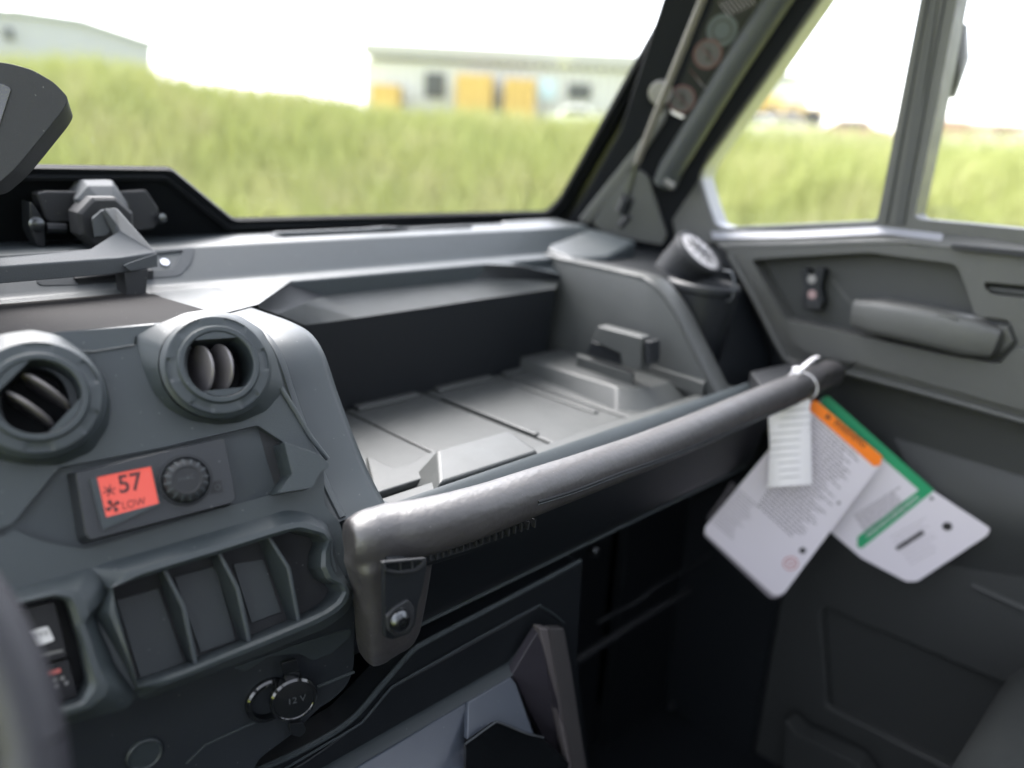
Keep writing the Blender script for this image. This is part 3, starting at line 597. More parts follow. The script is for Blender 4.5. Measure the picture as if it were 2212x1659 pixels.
mk('black_mark', gdisc(T1, b3(865, 1032), .0055, .0006, n=7), INK, t1)
mk('black_mark', gdisc(T1, b3(1085, 742), .003, .0006, n=7), INKG, t1)
t2 = thing('hang_tag', 'white hang tag with green border and green stripe, hanging behind', 'tag', tc_+np.array((.02, .02, -.02)))
plate('card', rp([(1775, 858), (2012, 1058), (2140, 1142), (2134, 1156), (1982, 1256), (1958, 1257), (1860, 1205), (1795, 1150), (1740, 1100), (1700, 1000)], 7), T2p, -.0012, 0, PAP, t2, .0003)
plate('green_border', [(1778, 858), (1790, 856), (2017, 1058), (2000, 1072), (1770, 872)], T2p, .0001, .0004, GRN, t2, 0)
plate('green_stripe', [(1988, 1056), (2017, 1060), (1862, 1184), (1852, 1182), (1852, 1160)], T2p, .0001, .0005, GRN, t2, 0)
mk('lettering', gtext('OWNER REMOVE BEFORE DRIVING', T2p, b3(1262, 955), b3(1575, 708), .0009), WHT, t2)
mk('text_lines', lines(T2p, b3(1180, 820), b3(1490, 625), (3.2, 5.2), 9, .0005, .0017, .25), INKG, t2, kind='stuff')
mk('text_lines', lines(T2p, b3(1400, 950), b3(1620, 830), (5.2, 7.5), 9, .0005, .0007, .3), INKG, t2, kind='stuff')
mk('bold_print', lines(T2p, b3(1435, 1020), b3(1600, 915), (1, 1.5), 2, .0006, .0055, .02), INK, t2)
mk('black_mark', gdisc(T2p, b3(1745, 885), .007, .0006, n=7), INK, t2)
mk('black_mark', gdisc(T2p, b3(1650, 715), .004, .0006, n=3), INK, t2)
t3 = thing('paper_roll', 'small curled white paper strip hanging in front of the hang tags', 'paper strip', tc_+np.array((-.06, -.03, -.02)))
L = []
for v, (xl, xr) in ((845, (1662, 1748)), (905, (1660, 1750)), (960, (1663, 1752)), (1010, (1660, 1753)), (1053, (1658, 1754))):
    row = []
    for k in range(11):
        s = k/10; row.append(T3.at((xl+(xr-xl)*s, v-7*s), .012*math.sin(math.pi*s)**.8))
    for k in range(11): row.append(row[10-k]-T3.n*.0008)
    L.append(row)
mk('paper', loft(L), ROL, t3, ang=40)
for v in range(890, 1050, 16):
    mk('crease', gtube([T3.at((1664+84*k/8, v-7*k/8), .0122*math.sin(math.pi*max(.02, min(.98, k/8)))**.8) for k in range(9)], .0006, 6), LGY, t3)
tie = thing('cable_tie', 'white plastic cable tie looped over the far end of the bar', 'cable tie', tc_+np.array((0, 0, .02)))
_c = min(sp, key=lambda p: abs(p[0]-ony((1722, 842), .43)[0])); _r = .0205
mk('tie_strap', gtube([_c+np.array((.002*k, _r*math.cos(a), _r*math.sin(a))) for k, a in enumerate(np.linspace(-.6, math.pi+.9, 14))], [(.0013, .0007)]*14, 8, up=(1, 0, 0)), WHT, tie)
_t = _c+np.array((0, .002, _r+.002))
mk('tie_head', gbox(_t[0]-.005, _t[0]+.005, _t[1]-.006, _t[1]+.006, _t[2]-.003, _t[2]+.006), WHT, tie, .0015)
mk('tie_tail', gtube(spline([_t, ony((1740, 788), .43), ony((1755, 776), .44), ony((1766, 771), .45)], 4), [(.0032, .0016)]*13, 8), WHT, tie)

# ================================================================== WINDSCREEN
ws = thing('windscreen', 'front windscreen with black border and raised latch cut-out', 'windscreen', (.35, 1.02, -.16))
left_up = (-1500, -900)
op = rp([(-1200, 362), (8, 363), (372, 368), (507, 478), (1185, 460), (1214, 430), (1444, 18), (1444, -30), (1430, -700), (-1200, -700)], 10)
outp = [(-1500, 700), (1185, 640), (1240, 560), (1345, 380), (1535, 0), (1800, -520), (1800, -900), (-1500, -900)]
holed('glass_border', outp, [op], WS, -.008, 0, FRT, ws, .0008)
holed('inner_seal', rp([(-1300, 1000), (-1300, 420), (-40, 420), (25, 384), (360, 383), (498, 492), (1195, 474), (1225, 440), (1460, 18), (1520, 40), (1300, 450), (1245, 530), (1200, 540), (560, 1000)], 8), [rp([(-1200, 900), (-1200, 440), (-35, 440), (33, 392), (357, 391), (494, 500), (1195, 483), (1237, 445), (1466, 60), (1480, 60), (1270, 470), (1200, 515), (540, 900)], 5)], WS, -.002, .006, SEAL, ws, .0015)
mk('pane', gprism([WS.at(q, -.004) for q in op], -WS.n*.003), GLA, ws)
ck = plate('centre_clip', rp(mp(r4, (190, 140), (215, 128), (600, 112), (680, 104), (740, 106), (800, 112), (1060, 98), (1062, 112), (800, 125), (770, 160), (660, 166), (610, 140), (300, 150)), 3), Plane((0, .93, 0), (1, 0, 0), (0, 0, 1)), -.01, 0, GRY, ws, .0015)
mk('clip_hole_shade', gprism([ony(r4(*q), .929) for q in ((685, 118), (735, 118), (735, 132), (690, 134))], np.array((0, .003, 0))), INK, ck)  # black plate painted in for the dark of the hole

# windscreen latch with pull handle
la = thing('windscreen_latch', 'grey pull handle latch with faceted hinge block at the windscreen base', 'latch', (.28, .95, -.17))
H0 = Plane((0, .945, 0), (1, 0, 0), (0, 0, 1))
plate('wing', mp(r1, (238, 262), (310, 248), (560, 252), (560, 420), (540, 450), (330, 462), (295, 440)), H0, -.04, .0, PM, la, .003, taper=-.1)
plate('wing', mp(r1, (780, 250), (950, 240), (1035, 365), (1030, 460), (1000, 500), (850, 520), (800, 420)), H0, -.04, .0, PM, la, .003, taper=-.1)
fr = [H0.at(q, .012) for q in mp(r1, (575, 262), (735, 262), (755, 345), (660, 345))]
b0 = [H0.at(q, .0) for q in mp(r1, (470, 300), (540, 180), (725, 178), (830, 330), (838, 395), (760, 620), (640, 610), (545, 470))]
b1_ = [H0.at(q, .022) for q in mp(r1, (490, 300), (570, 215), (735, 215), (800, 330), (820, 400), (740, 600), (640, 600), (560, 460))]
mk('hub', loft([[p+np.array((0, .05, 0)) for p in b0], b0, b1_, [p*.6+sum(b1_)/8*.4-np.array((0, .012, 0)) for p in b1_]]), GRY, la, .002)
mk('hub_socket', glathe(H0.at(r1(690, 460), .045), (0, -1, 0), [(.030, -.03), (.030, 0), (.026, .004), (.004, .004)], 8, cap1=True, a0=.39), PM, la, .001)
plate('side_plate', mp(r1, (190, 320), (215, 330), (295, 450), (300, 620), (245, 610), (195, 500)), H0, -.03, .002, PD, la, .002)
mk('bolt', glathe(H0.at(r1(240, 465), .004), (-.3, -1, 0), [(.008, 0), (.0075, .003), (.004, .005), (.0005, .005)], 16, cap1=True), MET, la)
mk('bolt', glathe(H0.at(r1(1045, 425), .004), (.3, -1, 0), [(.006, 0), (.0055, .003), (.003, .004), (.0005, .004)], 16, cap1=True), MET, la)
mk('hinge_pin', gtube([H0.at(r1(300, 490), .004), H0.at(r1(425, 495), .004)], .006, 10), PD, la)
# handle: stem, elbow, long bar; upper facet light, lower facet behind
def on_y(f, q, y): return ony(f(*q), y)
top = [(662, 362), (752, 352), (770, 372), (1020, 650), (790, 680), (700, 690), (0, 740), (-600, 800), (-600, 720), (0, 662), (585, 622), (770, 505), (755, 470)]
ys = [.880, .880, .878, .84, .83, .83, .83, .83, .855, .855, .855, .872, .876]
tf = [on_y(r1, q, y) for q, y in zip(top, ys)]
bt = [(662, 400), (752, 400), (800, 420), (1020, 745), (840, 775), (700, 795), (0, 855), (-600, 915), (-600, 840), (0, 790), (585, 740), (760, 620), (740, 560)]
bf = [on_y(r1, q, y+.004) for q, y in zip(bt, ys)]
mk('handle', loft([bf, tf]), GRY, la, .0025)
mk('handle_facet', gprism([on_y(r1, q, y) for q, y in (((1022, 655), .8385), ((838, 718), .8265), ((800, 735), .826), ((845, 772), .829), ((1022, 742), .843))], np.array((0, .004, 0))), GRY, la, .001)
mk('handle_rib', loft([[on_y(r1, q, .893) for q in ((590, 420), (660, 365), (680, 370), (740, 480), (700, 520), (610, 540))], [on_y(r1, q, .884) for q in ((600, 430), (660, 375), (670, 380), (735, 490), (690, 540), (610, 550))]]), GRY, la, .002)
mk('stop_post', gprism([on_y(r1, q, .835) for q in ((805, 770), (965, 750), (950, 925), (830, 938), (822, 920))], np.array((0, .03, 0))), PM, la, .002)
mk('stop_block', gprism([on_y(r1, q, .87) for q in ((480, 812), (1000, 760), (1000, 835), (515, 872))], np.array((0, .03, 0))), PM, la, .002)
BZ = Plane((0, .885, -.145), (1, 0, 0), (0, .72, .70))
holed('latch_bezel', rp(mp(r1, (230, 842), (300, 700), (1265, 612), (1238, 720), (1165, 800), (500, 858), (270, 862)), 8), [rp(mp(r1, (360, 810), (400, 720), (1190, 634), (1120, 755), (480, 812)), 6)], BZ, -.012, .003, GRY, la, .0012)
mk('bezel_screw', glathe(BZ.at(r1(1065, 720), .0), BZ.n, [(.006, 0), (.005, .003), (.001, .003)], 12, cap1=True), CHR, la)
plate('bezel_backing', mp(r1, (300, 830), (380, 700), (1230, 622), (1140, 780), (480, 840)), BZ, -.014, -.010, PD, la, 0)

# ================================================================== A-PILLAR, sticker, strut
ap = thing('windscreen_pillar', 'dark slanting corner pillar between windscreen and door', 'pillar', (1.15, .95, -.15))
plate('pillar_cover', mp(b1, (760, -300), (1620, -300), (1325, 0), (1120, 300), (860, 660), (820, 760), (900, 1030), (880, 1160), (710, 1160), (520, 1040), (250, 960), (290, 900), (480, 560)), AP, -.05, 0, PIL, ap, .004)
plate('trim_channel', mp(b1, (652, 500), (690, 450), (675, 520), (560, 690), (345, 965), (300, 945)), AP, -.004, .008, mat('grey trim', (.085, .087, .083), .5), ap, .003)
plate('corner_gusset', rp(mp(b1, (360, 955), (480, 790), (545, 720), (600, 760), (680, 1010), (660, 1050), (420, 1010)), 5), AP, -.004, .010, mat('gusset', (.085, .088, .085), .5), ap, .003)
mk('pillar_tube', gtube([AP.at(b1(*q), .012) for q in ((1330, -250), (1155, 0), (960, 300), (700, 720), (672, 790))], .021, 18), mat('tube paint', (.036, .04, .042), .5, spec=.25), ap)
mk('tube_clip', gtube([AP.at(b1(*q), .03) for q in ((672, 770), (708, 800))], .006, 8), LGY, ap)
mk('round_cap', glathe(AP.at(b1(655, 397), .002), AP.n, [(.020, -.004), (.020, .004), (.018, .009), (.008, .010), (.001, .010)], 24, cap1=True), LGY, ap)  # pale grey round cap on the pillar, purpose unknown
st = thing('warning_sticker', 'black sticker with three round pictograms on the slanting pillar', 'sticker', AP.at(b1(760, 490), .004))
h_ = .0335
plate('sticker_sheet', rp(mp(b1, (905, -60), (1120, -60), (1060, 40), (770, 500), (740, 512), (695, 485), (705, 440)), 4), AP, .0015, .0045, PD, st, .0003)
h_ = .0048
mk('pictogram', gdisc(AP, b1(918, 130), .0235, h_), mat('pale blue print', (.055, .068, .072), .6), st)
mk('pictogram', gring(AP, b1(918, 130), .016, .013, h_+.0004), INK, st)
for q in ((856, 232), (745, 425)):
    mk('pictogram', gdisc(AP, b1(*q), .0225, h_), mat('dull white print', (.06, .058, .06), .6), st)
    mk('prohibition_ring', gring(AP, b1(*q), .0225, .0195, h_+.0004), REDD, st)
    a, b = b1(q[0]-30, q[1]-32), b1(q[0]+30, q[1]+32)
    mk('prohibition_bar', gtube([AP.at(a, h_+.0006), AP.at(b, h_+.0006)], .0008, 6), REDD, st)
    mk('figure', gprism([AP.at(b1(q[0]+dx, q[1]+dy), h_+.0007) for dx, dy in ((-12, 24), (4, 6), (-8, -22), (6, -30), (16, -4), (8, 28))], -AP.n*.0003), INK, st)
plate('white_patch', mp(b1, (700, 468), (760, 500), (745, 508), (697, 484)), AP, .0045, .0050, WHT, st, 0)
for i in range(9):
    q = (800+i*5.5, 300+i*7.); mk('text_line', gprism([AP.at(b1(q[0]-22+dx, q[1]+dy), h_+.0003) for dx, dy in ((0, 0), (34, 38), (36, 35), (2, -3))], -AP.n*.0003), REDD if i < 4 else INKG, st)
for i in range(8):
    q = (925+i*16, 62-i*7.); mk('text_line', gprism([AP.at(b1(q[0]-22+dx, q[1]+dy-50), h_+.0003) for dx, dy in ((0, 0), (44, 58), (47, 55), (3, -3))], -AP.n*.0003), INKG, st)
gs = thing('gas_strut', 'thin pale gas strut rod running up the slanting pillar', 'gas strut', AP.at(b1(505, 890), .05))
mk('rod', gtube([AP.at(b1(*q), .05) for q in ((960, -260), (835, -5), (680, 380), (552, 700))], .0062, 12), STR, gs)
mk('rod_neck', gtube([AP.at(b1(*q), .05) for q in ((556, 690), (505, 880))], .0038, 10), MET, gs)
mk('end_fitting', gtube([AP.at(b1(*q), .05) for q in ((515, 850), (490, 910))], .012, 10), PD, gs)
mk('end_fitting', gtube([AP.at(b1(*q), .05) for q in ((520, 930), (480, 970))], .006, 10), PD, gs)

# ================================================================== PASSENGER DOOR
dr = thing('passenger_door', 'charcoal passenger door with two window panes and moulded inner panel', 'door', (1.2, .3, -1.05))
W1 = rp(mp(b1, (1505, -260), (1335, 0), (1130, 300), (832, 722), (818, 770), (850, 880), (882, 968), (920, 982), (1580, 953), (1640, 650), (1765, 0), (1840, -360)), 12)
W2 = rp(mp(b1, (1925, 0), (1830, 500), (1742, 925), (1760, 940), (2000, 962), (2300, 992), (3600, 1130), (3600, -900), (2100, -900)), 6)
DY = lambda *p: [DO.loc(onx(b1(*q), 1.2)) for q in p]
fo = [DO.loc(p) for p in (DO.at(b1(1320, -260)), DO.at(b1(1150, 0)), DO.at(b1(690, 730)), DO.at(b1(672, 800)), DO.at(b1(720, 1010)), DO.at(b1(860, 1040)), DO.at(b1(1600, 1010)), DO.at(b1(1900, 1060)), DO.at(b1(2300, 1110)), DO.at(b1(4200, 1300)), DO.at(b1(4200, -1200)), DO.at(b1(2100, -1100)), DO.at(b1(1850, -800)))]
def toL(px, pn): return [pn.loc(pn.at(q, 0)) for q in px]
mk('door_frame', gholed(fo, [toL(W1, DO), toL(W2, DO)], DO, -.045, 0, px=False), DP, dr, .004, seg=3)
mk('window_edge', gholed(toL([(q[0]*1.0, q[1]) for q in W1], DO), [[(a*.985+.0+np.mean([t[0] for t in toL(W1, DO)])*.015, b*.985+np.mean([t[1] for t in toL(W1, DO)])*.015) for a, b in toL(W1, DO)]], DO, -.044, -.006, px=False), ALU, dr, .001)
for Wn in (W1, W2): mk('pane', gprism([DO.at(q, -.025) for q in Wn], -DO.n*.004), GLA, dr)
for q in ((1795, 0, 1620, 960), (1868, 0, 1690, 960)):
    mk('post_bead', gtube([DO.at(b1(q[0]+28, -150), .001), DO.at(b1(q[0], q[1]), .001), DO.at(b1(q[2], q[3]), .001)], .0025, 8), DR, dr)
plate('post_channel', mp(b1, (1840, -200), (1872, -200), (1700, 965), (1655, 965), (1810, 0)), DO, -.002, .0025, DR, dr, .001)
# sill
mk('sill', loft([[DO.at(b1(*q), h) for q, h in (((872, 1010), 0.0), ((1220, 1004), .0), ((1590, 990), 0.), ((1700, 985), 0.), ((2000, 1012), 0.), ((2300, 1055), 0.), ((4200, 1270), 0.))],
                 [DO.at(b1(*q), h) for q, h in (((900, 1046), .03), ((1220, 1042), .03), ((1560, 1030), .03), ((1700, 1030), .03), ((1880, 1050), .03), ((2300, 1095), .03), ((4200, 1330), .03))],
                 [DO.at(b1(*q), h) for q, h in (((905, 1058), .03), ((1220, 1054), .03), ((1560, 1042), .03), ((1700, 1042), .03), ((1880, 1062), .03), ((2300, 1107), .03), ((4200, 1342), .03))]], False, False, False), DP, dr, .003)
mk('sill_sheen', loft([[DO.at(b1(*q), h) for q in ((868, 992), (1200, 988), (1590, 968), (1640, 975), (1860, 1000))] for h in (.0005,)]+[[DO.at(b1(*q), .020) for q in ((880, 1024), (1200, 1020), (1590, 1004), (1640, 1006), (1880, 1034))]], False, False, False), ALU, dr)  # pale strip paints the light that the sill reflects
# inner panel with the long recess
PO = rp(mp(b1, (905, 1056), (1220, 1052), (1560, 1040), (1880, 1060), (2300, 1105), (4200, 1340), (4200, 2500), (2212, 1810), (1480, 1598), (1250, 1562), (1175, 1515), (1100, 1350), (950, 1085)), 10)
RC = rp(mp(b1, (1042, 1112), (1300, 1095), (1545, 1082), (1905, 1130), (1932, 1150), (1965, 1240), (2003, 1352), (2145, 1372), (2175, 1450), (2172, 1490), (2108, 1550), (1900, 1525), (1190, 1372)), 8)
SL = rp(mp(b1, (2038, 1208), (2300, 1232), (2600, 1260), (2600, 1330), (2300, 1288), (2075, 1262), (2045, 1240)), 8)
holed('inner_panel', PO, [RC, SL], DO, -.03, .028, DP, dr, .005, seg=3)
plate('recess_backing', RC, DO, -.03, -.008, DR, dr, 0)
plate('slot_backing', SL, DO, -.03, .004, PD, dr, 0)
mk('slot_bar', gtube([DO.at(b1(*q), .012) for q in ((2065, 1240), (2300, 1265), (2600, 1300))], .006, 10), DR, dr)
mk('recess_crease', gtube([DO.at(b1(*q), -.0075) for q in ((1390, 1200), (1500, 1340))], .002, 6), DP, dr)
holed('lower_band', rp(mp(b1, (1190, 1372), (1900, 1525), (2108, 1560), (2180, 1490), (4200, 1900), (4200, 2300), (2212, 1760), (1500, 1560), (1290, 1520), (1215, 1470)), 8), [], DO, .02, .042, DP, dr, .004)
mk('panel_lip', gtube(spline([DO.at(b1(*q), .031) for q in ((950, 1090), (1060, 1290), (1170, 1500), (1230, 1555), (1470, 1600), (2212, 1805), (3000, 2060))], 5), .005, 10), DP, dr)
plate('shelf_lip', rp(mp(b1, (1895, 1048), (2300, 1085), (4000, 1290), (4000, 1360), (2300, 1112), (1905, 1070)), 4), DO, .02, .038, PM, dr, .003)
# pull handle
mk('pull_handle', gtube([DO.at(b2(*q), h) for q, h in (((1192, 655), .018), ((1210, 655), .034), ((1300, 672), .040), ((1500, 710), .042), ((1700, 755), .042), ((1850, 795), .040), ((1960, 820), .036), ((1985, 828), .026))],
    [(.012, .012), (.022, .022), (.026, .026), (.027, .027), (.027, .027), (.026, .026), (.022, .022), (.014, .014)], 24, sq=.5), DP, dr, ang=40)
plate('handle_insert', rp(mp(b2, (1635, 655), (1770, 680), (1740, 712), (1690, 712)), 5), DO, .05, .066, DP, dr, .002)
plate('handle_gap_shade', mp(b2, (1850, 682), (2080, 712), (2125, 830), (2020, 945), (1880, 925)), DO, .01, .0292, PD, dr, .001)  # dark plate paints the shade in the gap round the handle end
plate('handle_end', mp(b2, (1985, 725), (2065, 735), (2098, 825), (2010, 905), (1980, 890), (2030, 800)), DO, .02, .034, DP, dr, .002)
# inner release lever
rl = plate('release_lever', rp(mp(b1, (1252, 1155), (1275, 1150), (1300, 1185), (1328, 1150), (1355, 1155), (1338, 1230), (1352, 1300), (1332, 1335), (1268, 1332), (1262, 1280), (1272, 1235)), 4), DO, -.008, .014, PD, dr, .003)
mk('lever_mark', gdisc(DO, b1(1302, 1196), .007, .0148, .001, 12), LGY, rl)
mk('lever_mark', gdisc(DO, b1(1303, 1262), .007, .0148, .001, 12), mat('pale pink print', (.22, .15, .15), .5), rl)
plate('lever_tip', rp(mp(b1, (1278, 1285), (1335, 1285), (1340, 1325), (1275, 1322)), 4), DO, .013, .020, PM, rl, .002)
# lower door skin
DL = Plane((1.235, 0, 0), (0, 1, 0), (0, 0, 1))
yz = lambda pts: pts
IS = [DL.loc(DL.at(b4(*q))) for q in ((1345, 555), (1375, 545), (2130, 868), (3300, 1350), (3300, 1900), (1800, 1180), (1372, 962))]
lo_ = [DL.loc(p) for p in ((1.235, .80, -.26), (1.235, -.9, -.2), (1.235, -.9, -1.15), (1.235, .80, -1.15))]
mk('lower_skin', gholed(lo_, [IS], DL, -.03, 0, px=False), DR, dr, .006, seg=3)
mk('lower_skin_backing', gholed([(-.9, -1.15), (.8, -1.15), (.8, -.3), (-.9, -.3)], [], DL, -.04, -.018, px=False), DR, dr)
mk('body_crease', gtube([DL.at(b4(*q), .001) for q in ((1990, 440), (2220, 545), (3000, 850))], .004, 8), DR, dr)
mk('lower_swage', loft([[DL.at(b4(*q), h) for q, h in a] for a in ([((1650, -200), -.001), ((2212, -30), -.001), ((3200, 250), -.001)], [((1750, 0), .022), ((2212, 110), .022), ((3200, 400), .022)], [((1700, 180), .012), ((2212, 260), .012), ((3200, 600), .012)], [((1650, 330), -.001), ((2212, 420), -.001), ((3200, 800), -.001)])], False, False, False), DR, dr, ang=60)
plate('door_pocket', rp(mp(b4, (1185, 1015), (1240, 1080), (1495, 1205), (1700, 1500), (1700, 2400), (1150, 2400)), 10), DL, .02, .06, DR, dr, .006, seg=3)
mk('outside_mirror', gtube([DO.at(b1(*q), -.12) for q in ((1905, 110), (1880, 260), (1862, 420))], [(.02, .02), (.03, .03), (.018, .018)], 10), PD, dr)
mk('mirror_reflector', gtube([DO.at(b1(*q), -.12) for q in ((1857, 430), (1846, 490))], .010, 8), ORG, dr)

# ================================================================== steering wheel, display pod, seat
swp = Plane(ray(30, 1500)*.34, (1, YAW, 0), (0, math.sin(rad(28)), math.cos(rad(28))))
pa, pb_ = np.array(swp.loc(swp.at((-42, 1330)))), np.array(swp.loc(swp.at((72, 1659)))); RW = .19
mid = (pa+pb_)/2; dv = pb_-pa; hd = math.sqrt(RW**2-(np.linalg.norm(dv)/2)**2); pr_ = nrm((-dv[1], dv[0])); 
cn = mid+pr_*hd if (mid+pr_*hd)[0] < mid[0] else mid-pr_*hd
wh = thing('steering_wheel', 'dark steering wheel rim blurred at the lower left edge', 'steering wheel', swp.xyz(cn[0], cn[1], -.06))
ringp = [swp.xyz(cn[0]+RW*math.cos(2*math.pi*k/64), cn[1]+RW*math.sin(2*math.pi*k/64)) for k in range(65)]
mk('rim', gtube(ringp, .0145, 16, up=swp.n, cap=False), mat('rim leather', (.018, .018, .023), .5, .5, 500), wh)
mk('hub', glathe(swp.xyz(cn[0], cn[1], -.04), swp.n, [(.06, -.03), (.06, .0), (.05, .015), (.001, .02)], 32, cap0=True, cap1=True), PM, wh)
for a in (.05, math.pi-.05, -math.pi/2):
    mk('spoke', gtube([swp.xyz(cn[0]+r*math.cos(a), cn[1]+r*math.sin(a), h) for r, h in ((.05, -.035), (.11, -.02), (RW, 0))], [(.02, .006), (.014, .005), (.012, .006)], 10, up=swp.n), PM, wh)
pod = thing('gauge_pod', 'dark rounded gauge pod cut off by the upper left edge', 'gauge pod', ray(-60, 300)*.66)
GP = Plane(ray(60, 250)*.62, (1, -.45, 0), (0, .25, 1))
plate('pod_shell', rp([(-420, 110), (-60, 128), (20, 136), (70, 150), (118, 178), (150, 213), (135, 240), (72, 318), (30, 368), (-20, 410), (-420, 460)], 16, 4), GP, -.05, 0, PM, pod, .006, seg=4, taper=-.08)
plate('pod_screen', rp([(-400, 170), (-60, 172), (5, 180), (25, 190), (-20, 330), (-400, 380)], 8), GP, -.001, .001, GL, pod, .0005)
mk('pod_stalk', gtube([ray(-80, 420)*.66, ray(-80, 640)*.78], .02, 12), PM, pod)
seat = thing('passenger_seat', 'dark grey fabric passenger seat corner at the lower right', 'seat', (.95, -.1, -.8))
def softbox(x0, x1, y0, y1, z0, z1, r):
    g = gbox(x0, x1, y0, y1, z0, z1); return g
so_ = mk('cushion', softbox(.80, 1.14, -.50, .130, -.78, -.585, .05), SEAT, seat, .065, seg=6)
mk('backrest', softbox(.62, 1.12, -.70, -.50, -.60, .15, .05), SEAT, seat, .05, seg=4)
mk('seat_base', gbox(.84, 1.10, -.50, .08, -1.08, -.74), PD, seat, .01)

# ================================================================== unseen shell of the cab (structure), glazing and walls shaped for light
def struct(name, geo, m, **k): return mk(name, geo, m, None, kind='structure', **k)
struct('cab_floor', gbox(-.8, 1.26, -1.0, 1.3, -1.14, -1.10), PD)
struct('bulkhead', gbox(-.8, 1.26, .72, .76, -1.10, -.36), PD)
struct('bulkhead_side', gbox(1.02, 1.26, .70, .72, -1.10, -.25), PD)
struct('cab_roof', gbox(-.62, 1.28, -.95, -.45, .62, .66), PM)
struct('body_side', gbox(1.215, 1.262, .50, 1.15, -1.10, -.14), PD)
struct('roof_header', gbox(-.62, 1.28, .50, .58, .62, .66), PM)
struct('added_roof_glass', gbox(-.62, 1.28, -.45, .50, .64, .645), GLA)  # unseen, made glass to let overhead light onto the dash
struct('unseen_rear_wall', gbox(-.62, 1.26, -.98, -.94, -1.10, .26), PM)  # unseen, height set to hold back light from behind
struct('added_rear_window', gbox(-.62, 1.26, -.965, -.96, .26, .62), GLA)  # unseen opening added to bring rear light onto the console
struct('added_side_wall', gbox(-.66, -.62, -.95, .98, -1.10, -.50), PM)  # unseen, added to block low light from the driver's side
for x in (-.62, 1.2): struct('roll_cage_post', gtube([np.array((x, -.92, -1.05)), np.array((x, -.92, .62))], .028, 14), PD)

# ================================================================== OUTSIDE
_bq = [ray(*q) for q in ((-700, 120), (0, 125), (180, 122), (400, 168), (600, 188), (900, 235), (1280, 264), (1700, 284), (2100, 295), (2500, 300))]
BAZ = [math.degrees(math.atan2(q[0], q[1])) for q in _bq]; BTOP = [q[2]/math.hypot(q[0], q[1])*12.5+ZC-.62 for q in _bq]
def field(x, y):                              # ground height (world z)
    d = np.hypot(x, y); az = np.degrees(np.arctan2(x, y))
    top_ = np.interp(az, BAZ, BTOP)
    s = np.clip((d-7.5)/5.0, 0, 1); s = s*s*(3-2*s)
    return s*top_+.034*np.clip(d-12.5, 0, 60)+.06*np.sin(x*1.3+y*.7)*s
gx = np.concatenate([np.linspace(-500, -30, 12), np.linspace(-26, 40, 130), np.linspace(46, 600, 14)])
gy = np.concatenate([np.linspace(-300, -10, 10), np.linspace(-8, 40, 120), np.linspace(46, 700, 14)])
XX, YY = np.meshgrid(gx, gy, indexing='ij'); ZZ = field(XX, YY)
V = [np.array((XX[i, j], YY[i, j], ZZ[i, j]-ZC)) for i in range(len(gx)) for j in range(len(gy))]
nj = len(gy); Fg = [(i*nj+j, (i+1)*nj+j, (i+1)*nj+j+1, i*nj+j+1) for i in range(len(gx)-1) for j in range(nj-1)]
def gmat(name, c1, c2, c3, sc, rough=.85):
    m = mat(name, c1, rough, spec=.15); t = m.node_tree; b = t.nodes['Principled BSDF']
    g = t.nodes.new('ShaderNodeNewGeometry'); n = t.nodes.new('ShaderNodeTexNoise'); n.inputs['Scale'].default_value = sc; n.inputs['Detail'].default_value = 4
    r = t.nodes.new('ShaderNodeValToRGB'); e = r.color_ramp.elements; e[0].position = .3; e[0].color = (*c1, 1); e[1].position = .7; e[1].color = (*c3, 1)
    k = e.new(.5); k.color = (*c2, 1)
    mpn = t.nodes.new('ShaderNodeMapping'); mpn.inputs['Scale'].default_value = (1, 1, .22); t.links.new(g.outputs['Position'], mpn.inputs['Vector'])
    t.links.new(mpn.outputs[0], n.inputs['Vector']); t.links.new(n.outputs[0], r.inputs[0]); t.links.new(r.outputs[0], b.inputs['Base Color']); return m
struct('ground', (V, Fg), gmat('turf', (.26, .31, .06), (.32, .35, .08), (.38, .37, .14), .6), ang=80)
# tall weeds on the bank, as blades
def blades(n, dmin, dmax, hmin, hmax, az0, az1, name, m, w=.012):
    az = np.radians(np.random.uniform(az0, az1, n)); d = np.sqrt(np.random.uniform(dmin**2, dmax**2, n))
    x, y = np.sin(az)*d, np.cos(az)*d; z = field(x, y); h = np.random.uniform(hmin, hmax, n)*(.92+.08*np.sin(x*2.1)*np.cos(y*1.7)+.08*np.sin(x*.7+1))
    th = np.random.uniform(0, math.pi, n); dx, dy = np.cos(th)*w, np.sin(th)*w; lx, ly = np.random.normal(0, .18, (2, n))*h
    V = np.empty((n, 5, 3))
    V[:, 0] = np.stack([x-dx, y-dy, z-.02], 1); V[:, 1] = np.stack([x+dx, y+dy, z-.02], 1)
    V[:, 2] = np.stack([x+dx+lx*.4, y+dy+ly*.4, z+h*.6], 1); V[:, 3] = np.stack([x-dx+lx*.4, y-dy+ly*.4, z+h*.6], 1); V[:, 4] = np.stack([x+lx, y+ly, z+h], 1)
    me = bpy.data.meshes.new(name); nv_ = n*5; me.vertices.add(nv_); me.vertices.foreach_set('co', V.reshape(-1))
    idx = np.arange(n)[:, None]*5; quad = (idx+np.array([0, 1, 2, 3])).astype(np.int32); tri = (idx+np.array([3, 2, 4])).astype(np.int32)
    li = np.concatenate([quad.reshape(-1), tri.reshape(-1)]); me.loops.add(len(li)); me.loops.foreach_set('vertex_index', li)
    me.polygons.add(2*n); me.polygons.foreach_set('loop_start', np.concatenate([np.arange(n)*4, 4*n+np.arange(n)*3]).astype(np.int32))
    me.update(calc_edges=True); me.validate(); me.materials.append(m); o = bpy.data.objects.new(name, me); C.objects.link(o)
    o['kind'] = 'stuff'; o['label'] = 'tall green and straw coloured weeds growing on the bank'; o['category'] = 'weeds'; return o
